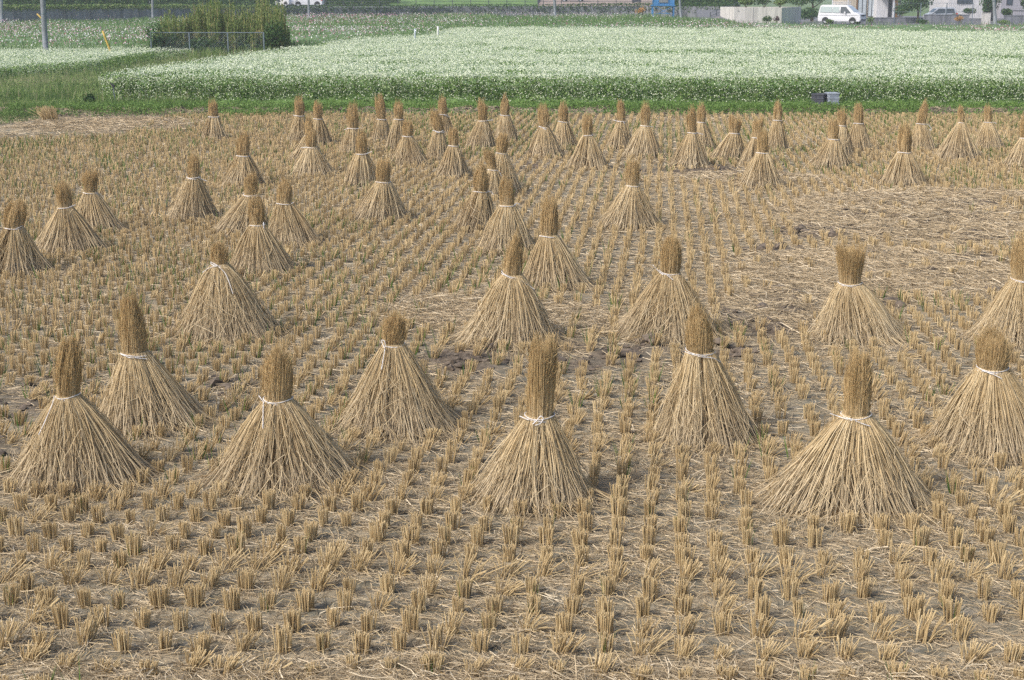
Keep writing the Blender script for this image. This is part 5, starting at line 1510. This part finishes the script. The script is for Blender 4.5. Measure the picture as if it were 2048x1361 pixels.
shrub(1657, 38, 48, 22, 152, 'low green weed clump in front of the rear wheel of the white van', n=300, size=.12, m=M_GRASS)
shrub(1742, 33, 50, 18, 140, 'tall weed tuft right of the white van', n=260, size=.10, m=M_GRASS)

def win(root, x0, x1, y, z0, z1, glass, frame=M_DARKFRAME, bars=1, name='window'):
    t = .06
    mb = MB().box(x0, x1, y - .05, y - .004, z0, z0 + t).box(x0, x1, y - .05, y - .004, z1 - t, z1)
    mb.box(x0, x0 + t, y - .05, y - .004, z0 + t, z1 - t).box(x1 - t, x1, y - .05, y - .004, z0 + t, z1 - t)
    for k in range(bars):
        xm = x0 + (x1 - x0) * (k + 1) / (bars + 1); mb.box(xm - .03, xm + .03, y - .05, y - .004, z0 + t, z1 - t)
    f = mb.build(name, frame, root)
    MB().add([(x0 + t, y - .02, z0 + t), (x1 - t, y - .02, z0 + t), (x1 - t, y - .02, z1 - t), (x0 + t, y - .02, z1 - t)], [(0, 1, 2, 3)]).build('pane', glass, f)
    return f

def house(px0, px1, Y, depth, h, wall_m, label):
    x0 = atd(px0, 20, Y)[0]; x1 = atd(px1, 20, Y)[0]
    root = empty('house', (x0, Y, 0), label, 'house')
    w = x1 - x0
    MB().box(0, w, 0, depth, .35, h).build('wall', wall_m, root)
    MB().box(-.06, w + .06, -.06, depth + .06, -.05, .345).build('foundation', M_CONCD, root)
    ov = .7
    mb = MB().add([(-ov, -ov, h - .1), (w + ov, -ov, h - .1), (w + ov, depth + ov, h - .1), (-ov, depth + ov, h - .1), (w * .25, depth / 2, h + 1.6), (w * .75, depth / 2, h + 1.6)],
                  [(0, 1, 5, 4)]).add([(w + ov, -ov, h - .1), (w + ov, depth + ov, h - .1), (w * .75, depth / 2, h + 1.6)], [(0, 1, 2)])
    mb.add([(w + ov, depth + ov, h - .1), (-ov, depth + ov, h - .1), (w * .25, depth / 2, h + 1.6), (w * .75, depth / 2, h + 1.6)], [(0, 1, 2, 3)])
    mb.add([(-ov, depth + ov, h - .1), (-ov, -ov, h - .1), (w * .25, depth / 2, h + 1.6)], [(0, 1, 2)])
    mb.build('roof', M_ROOF, root)
    return root, w, (lambda px: atd(px, 20, Y)[0] - x0)
r, w, fx = house(1693, 1752, 178, 8, 5.6, M_WALLBEIGE, 'beige house with tall glass doors behind the white van')
win(r, fx(1715), fx(1733), 0, .5, 2.6, M_PALEGLASS, bars=1); win(r, fx(1735), fx(1751), 0, .5, 2.6, M_PALEGLASS, bars=1)
MB().box(fx(1712), fx(1715) - .02, -.03, -.004, .36, 3).build('wood_trim', M_WOOD, r)
r, w, fx = house(1753, 1802, 176.5, 7, 5.2, M_WALLWHITE, 'white house front with a porch and a dark doorway, right of the van')
MB().box(fx(1776), fx(1783), -.05, -.004, .36, 2.5).build('door', M_DARKFRAME, r)
win(r, fx(1790), fx(1800), 0, .5, 2.2, M_PALEGLASS, frame=M_WOOD, bars=0)
for px_, m_ in ((1782.5, M_WHITE), (1786, M_WOOD), (1789.5, M_WOOD)):
    MB().box(fx(px_) - .08, fx(px_) + .08, -1.1, -.94, .2, 3.0).build('porch_post', m_, r)
MB().box(fx(1753.5), fx(1801), -1.3, -.07, -.05, .22).build('porch_step', M_CONCD, r)
MB().box(fx(1753.5), fx(1801), -1.5, -.004, 3.0, 3.1).build('porch_roof', M_ROOF, r)
r, w, fx = house(1896, 1966, 177, 8, 5.4, M_WALLWHITE, 'pale siding house with a small barred window, right of the silver car')
win(r, fx(1913), fx(1944), 0, 1.98, 3.1, M_WINGLASS, bars=2)
gb = MB()
for k in range(4): gb.box(fx(1914), fx(1937), -.14, -.11, 2.05 + .12 * k, 2.08 + .12 * k)
gb.build('window_grille', M_STEEL, r)
sd = MB()
for k in range(18): sd.box(w * (k + .5) / 18 - .012, w * (k + .5) / 18 + .012, -.02, -.002, .36, 1.95)
sd.build('siding_seam', M_WALLWHITE, r)
r, w, fx = house(2001, 2085, 176, 8, 5.4, M_WALLGREY, 'grey house at the right picture edge with a narrow dark window')
win(r, fx(2012), fx(2024), 0, 1.85, 3.2, M_WINGLASS, bars=0)
MB().box(fx(2025), w - .02, -.04, -.004, 1.2, 1.28).build('trim_board', M_CONCD, r)

def low_wall(px0, px1, Y, h, label, m=M_CONCD):
    x0 = atd(px0, 40, Y)[0]; x1 = atd(px1, 40, Y)[0]
    root = empty('garden_wall', (x0, Y, 0), label, 'wall')
    MB().box(0, x1 - x0, 0, .16, -.05, h).build('blocks', m, root)
    MB().box(-.03, x1 - x0 + .03, -.03, .19, h + .003, h + .07).build('coping', m, root)
low_wall(1848, 1938, 160, .95, 'low grey garden wall in front of the silver car and pale house')
low_wall(1964, 1981, 158, 1.15, 'short block gate pier with two small white lamps left of the sunlit pole', M_CONC)
low_wall(2008, 2090, 158, .9, 'low grey garden wall at the right picture edge')
low_wall(1722, 1846, 166, .55, 'low dark garden wall in front of the porch')
# mesh fence above the garden wall
def mesh_fence():
    Y0 = 163; x0 = atd(1790, 10, Y0)[0]; x1 = atd(1946, 10, Y0)[0]
    root = empty('mesh_fence', (x0, Y0, 0), 'thin steel fence above the garden wall before the silver car', 'fence')
    for i in range(4):
        x_ = (x1 - x0) * i / 3
        MB().box(x_ - .04, x_ + .04, -.04, .04, 0, 2.2).build('post', M_STEEL, root)
    for z_ in (1.25, 2.15):
        MB().box(0, x1 - x0, -.06, -.041, z_ - .015, z_ + .015).build('rail', M_STEEL, root)
mesh_fence()
def drying_frame():
    Y0 = 173; x0 = atd(1665, 5, Y0)[0]; x1 = atd(1702, 5, Y0)[0]
    root = empty('drying_frame', (x0, Y0, 0), 'white tubular drying frame behind the roof of the white van', 'drying frame')
    for x_ in (0, (x1 - x0) * .85):
        MB().path([(x_, 0, 0), (x_, 0, 2.75)], .05, 8).build('post', M_WHITE, root)
    for z_ in (1.98, 2.18):
        MB().path([(-.05, 0, z_), (x1 - x0, 0, z_)], .045, 8).build('bar', M_WHITE, root)
drying_frame()
def tree(px, Y, r0, zc, rx, rz, n, label, m=None):
    x_ = atd(px, 20, Y)[0]
    root = empty('tree', (x_, Y, 0), label, 'tree')
    mt = MB().path([(0, 0, -.05), (.05, .02, zc * .4), (-.03, 0, zc * .8), (.04, 0, zc + rz * .4)], [r0, r0 * .8, r0 * .6, r0 * .3], 8)
    for k in range(5):
        a = k * 1.3; mt.path([(0, 0, zc * (.5 + .08 * k)), (math.cos(a) * rx * .6, math.sin(a) * rx * .5, zc + rz * .15 * (k - 2))], [r0 * .4, r0 * .15], 6)
    mt.build('trunk', M_BARK, root)
    mb = MB(); leaf_blob(mb, 0, 0, zc - rz * .15, rx * 1.2, rx, rz, n, .2, lumps=9)
    mb.build('crown', m or M_SHRUB, root)
tree(1836, 165, .13, 2.2, 1.5, 1.7, 1900, 'dark garden tree overhanging the silver car')
tree(1968 + 10, 170, .13, 2.1, 1.1, 1.9, 1500, 'dark garden tree between pale house and sunlit pole')
tree(2054, 172, .12, 2.3, .9, 1.7, 900, 'garden tree at the right picture edge in front of the grey house')
tree(1625, 176, .16, 3.0, 2.2, 1.9, 1900, 'dark tree behind the planter, left of the beige house')
shrub(1938, 14, 33, 24, 168, 'round clipped reddish bush under the window of the pale house', n=900, size=.13)
shrub(1908, 27, 37, 12, 165, 'little green bush by the left corner of the pale house', n=260, size=.11)
shrub(1922, 32, 46, 24, 150, 'yellowish garden weeds over the low wall below the pale house', m=M_DRYSHRUB, n=320, size=.11)
shrub(1846, 37, 50, 26, 148, 'low green bush at the left end of the low garden wall', n=420, size=.12)
shrub(2012, 12, 40, 26, 166, 'dark bush right of the sunlit pole', n=900, size=.16)
shrub(2006, 38, 52, 30, 140, 'yellow green weeds at the foot of the sunlit pole', m=M_GRASS, n=420, size=.1)
shrub(1803, 10, 36, 30, 169, 'dark bush at the right corner of the porch', n=900, size=.16)

# ------------------------------------------------------------------ air
def haze():
    o = MB().box(-910, 910, -50, 1510, -1.3, 12.5).build('haze', None)
    o.data.materials.clear()
    m = bpy.data.materials.new('haze'); m.use_nodes = True
    nt = m.node_tree
    nt.nodes.remove(nt.nodes['Principled BSDF'])
    v = nt.nodes.new('ShaderNodeVolumePrincipled')
    v.inputs['Color'].default_value = (0.86, 0.90, 0.97, 1)
    v.inputs['Density'].default_value = 0.0006
    v.inputs['Anisotropy'].default_value = 0.2
    nt.links.new(v.outputs[0], nt.nodes['Material Output'].inputs['Volume'])
    o.data.materials.append(m)
    tag(o, 'thin pale haze in the air over the fields', 'haze', kind='stuff')
haze()
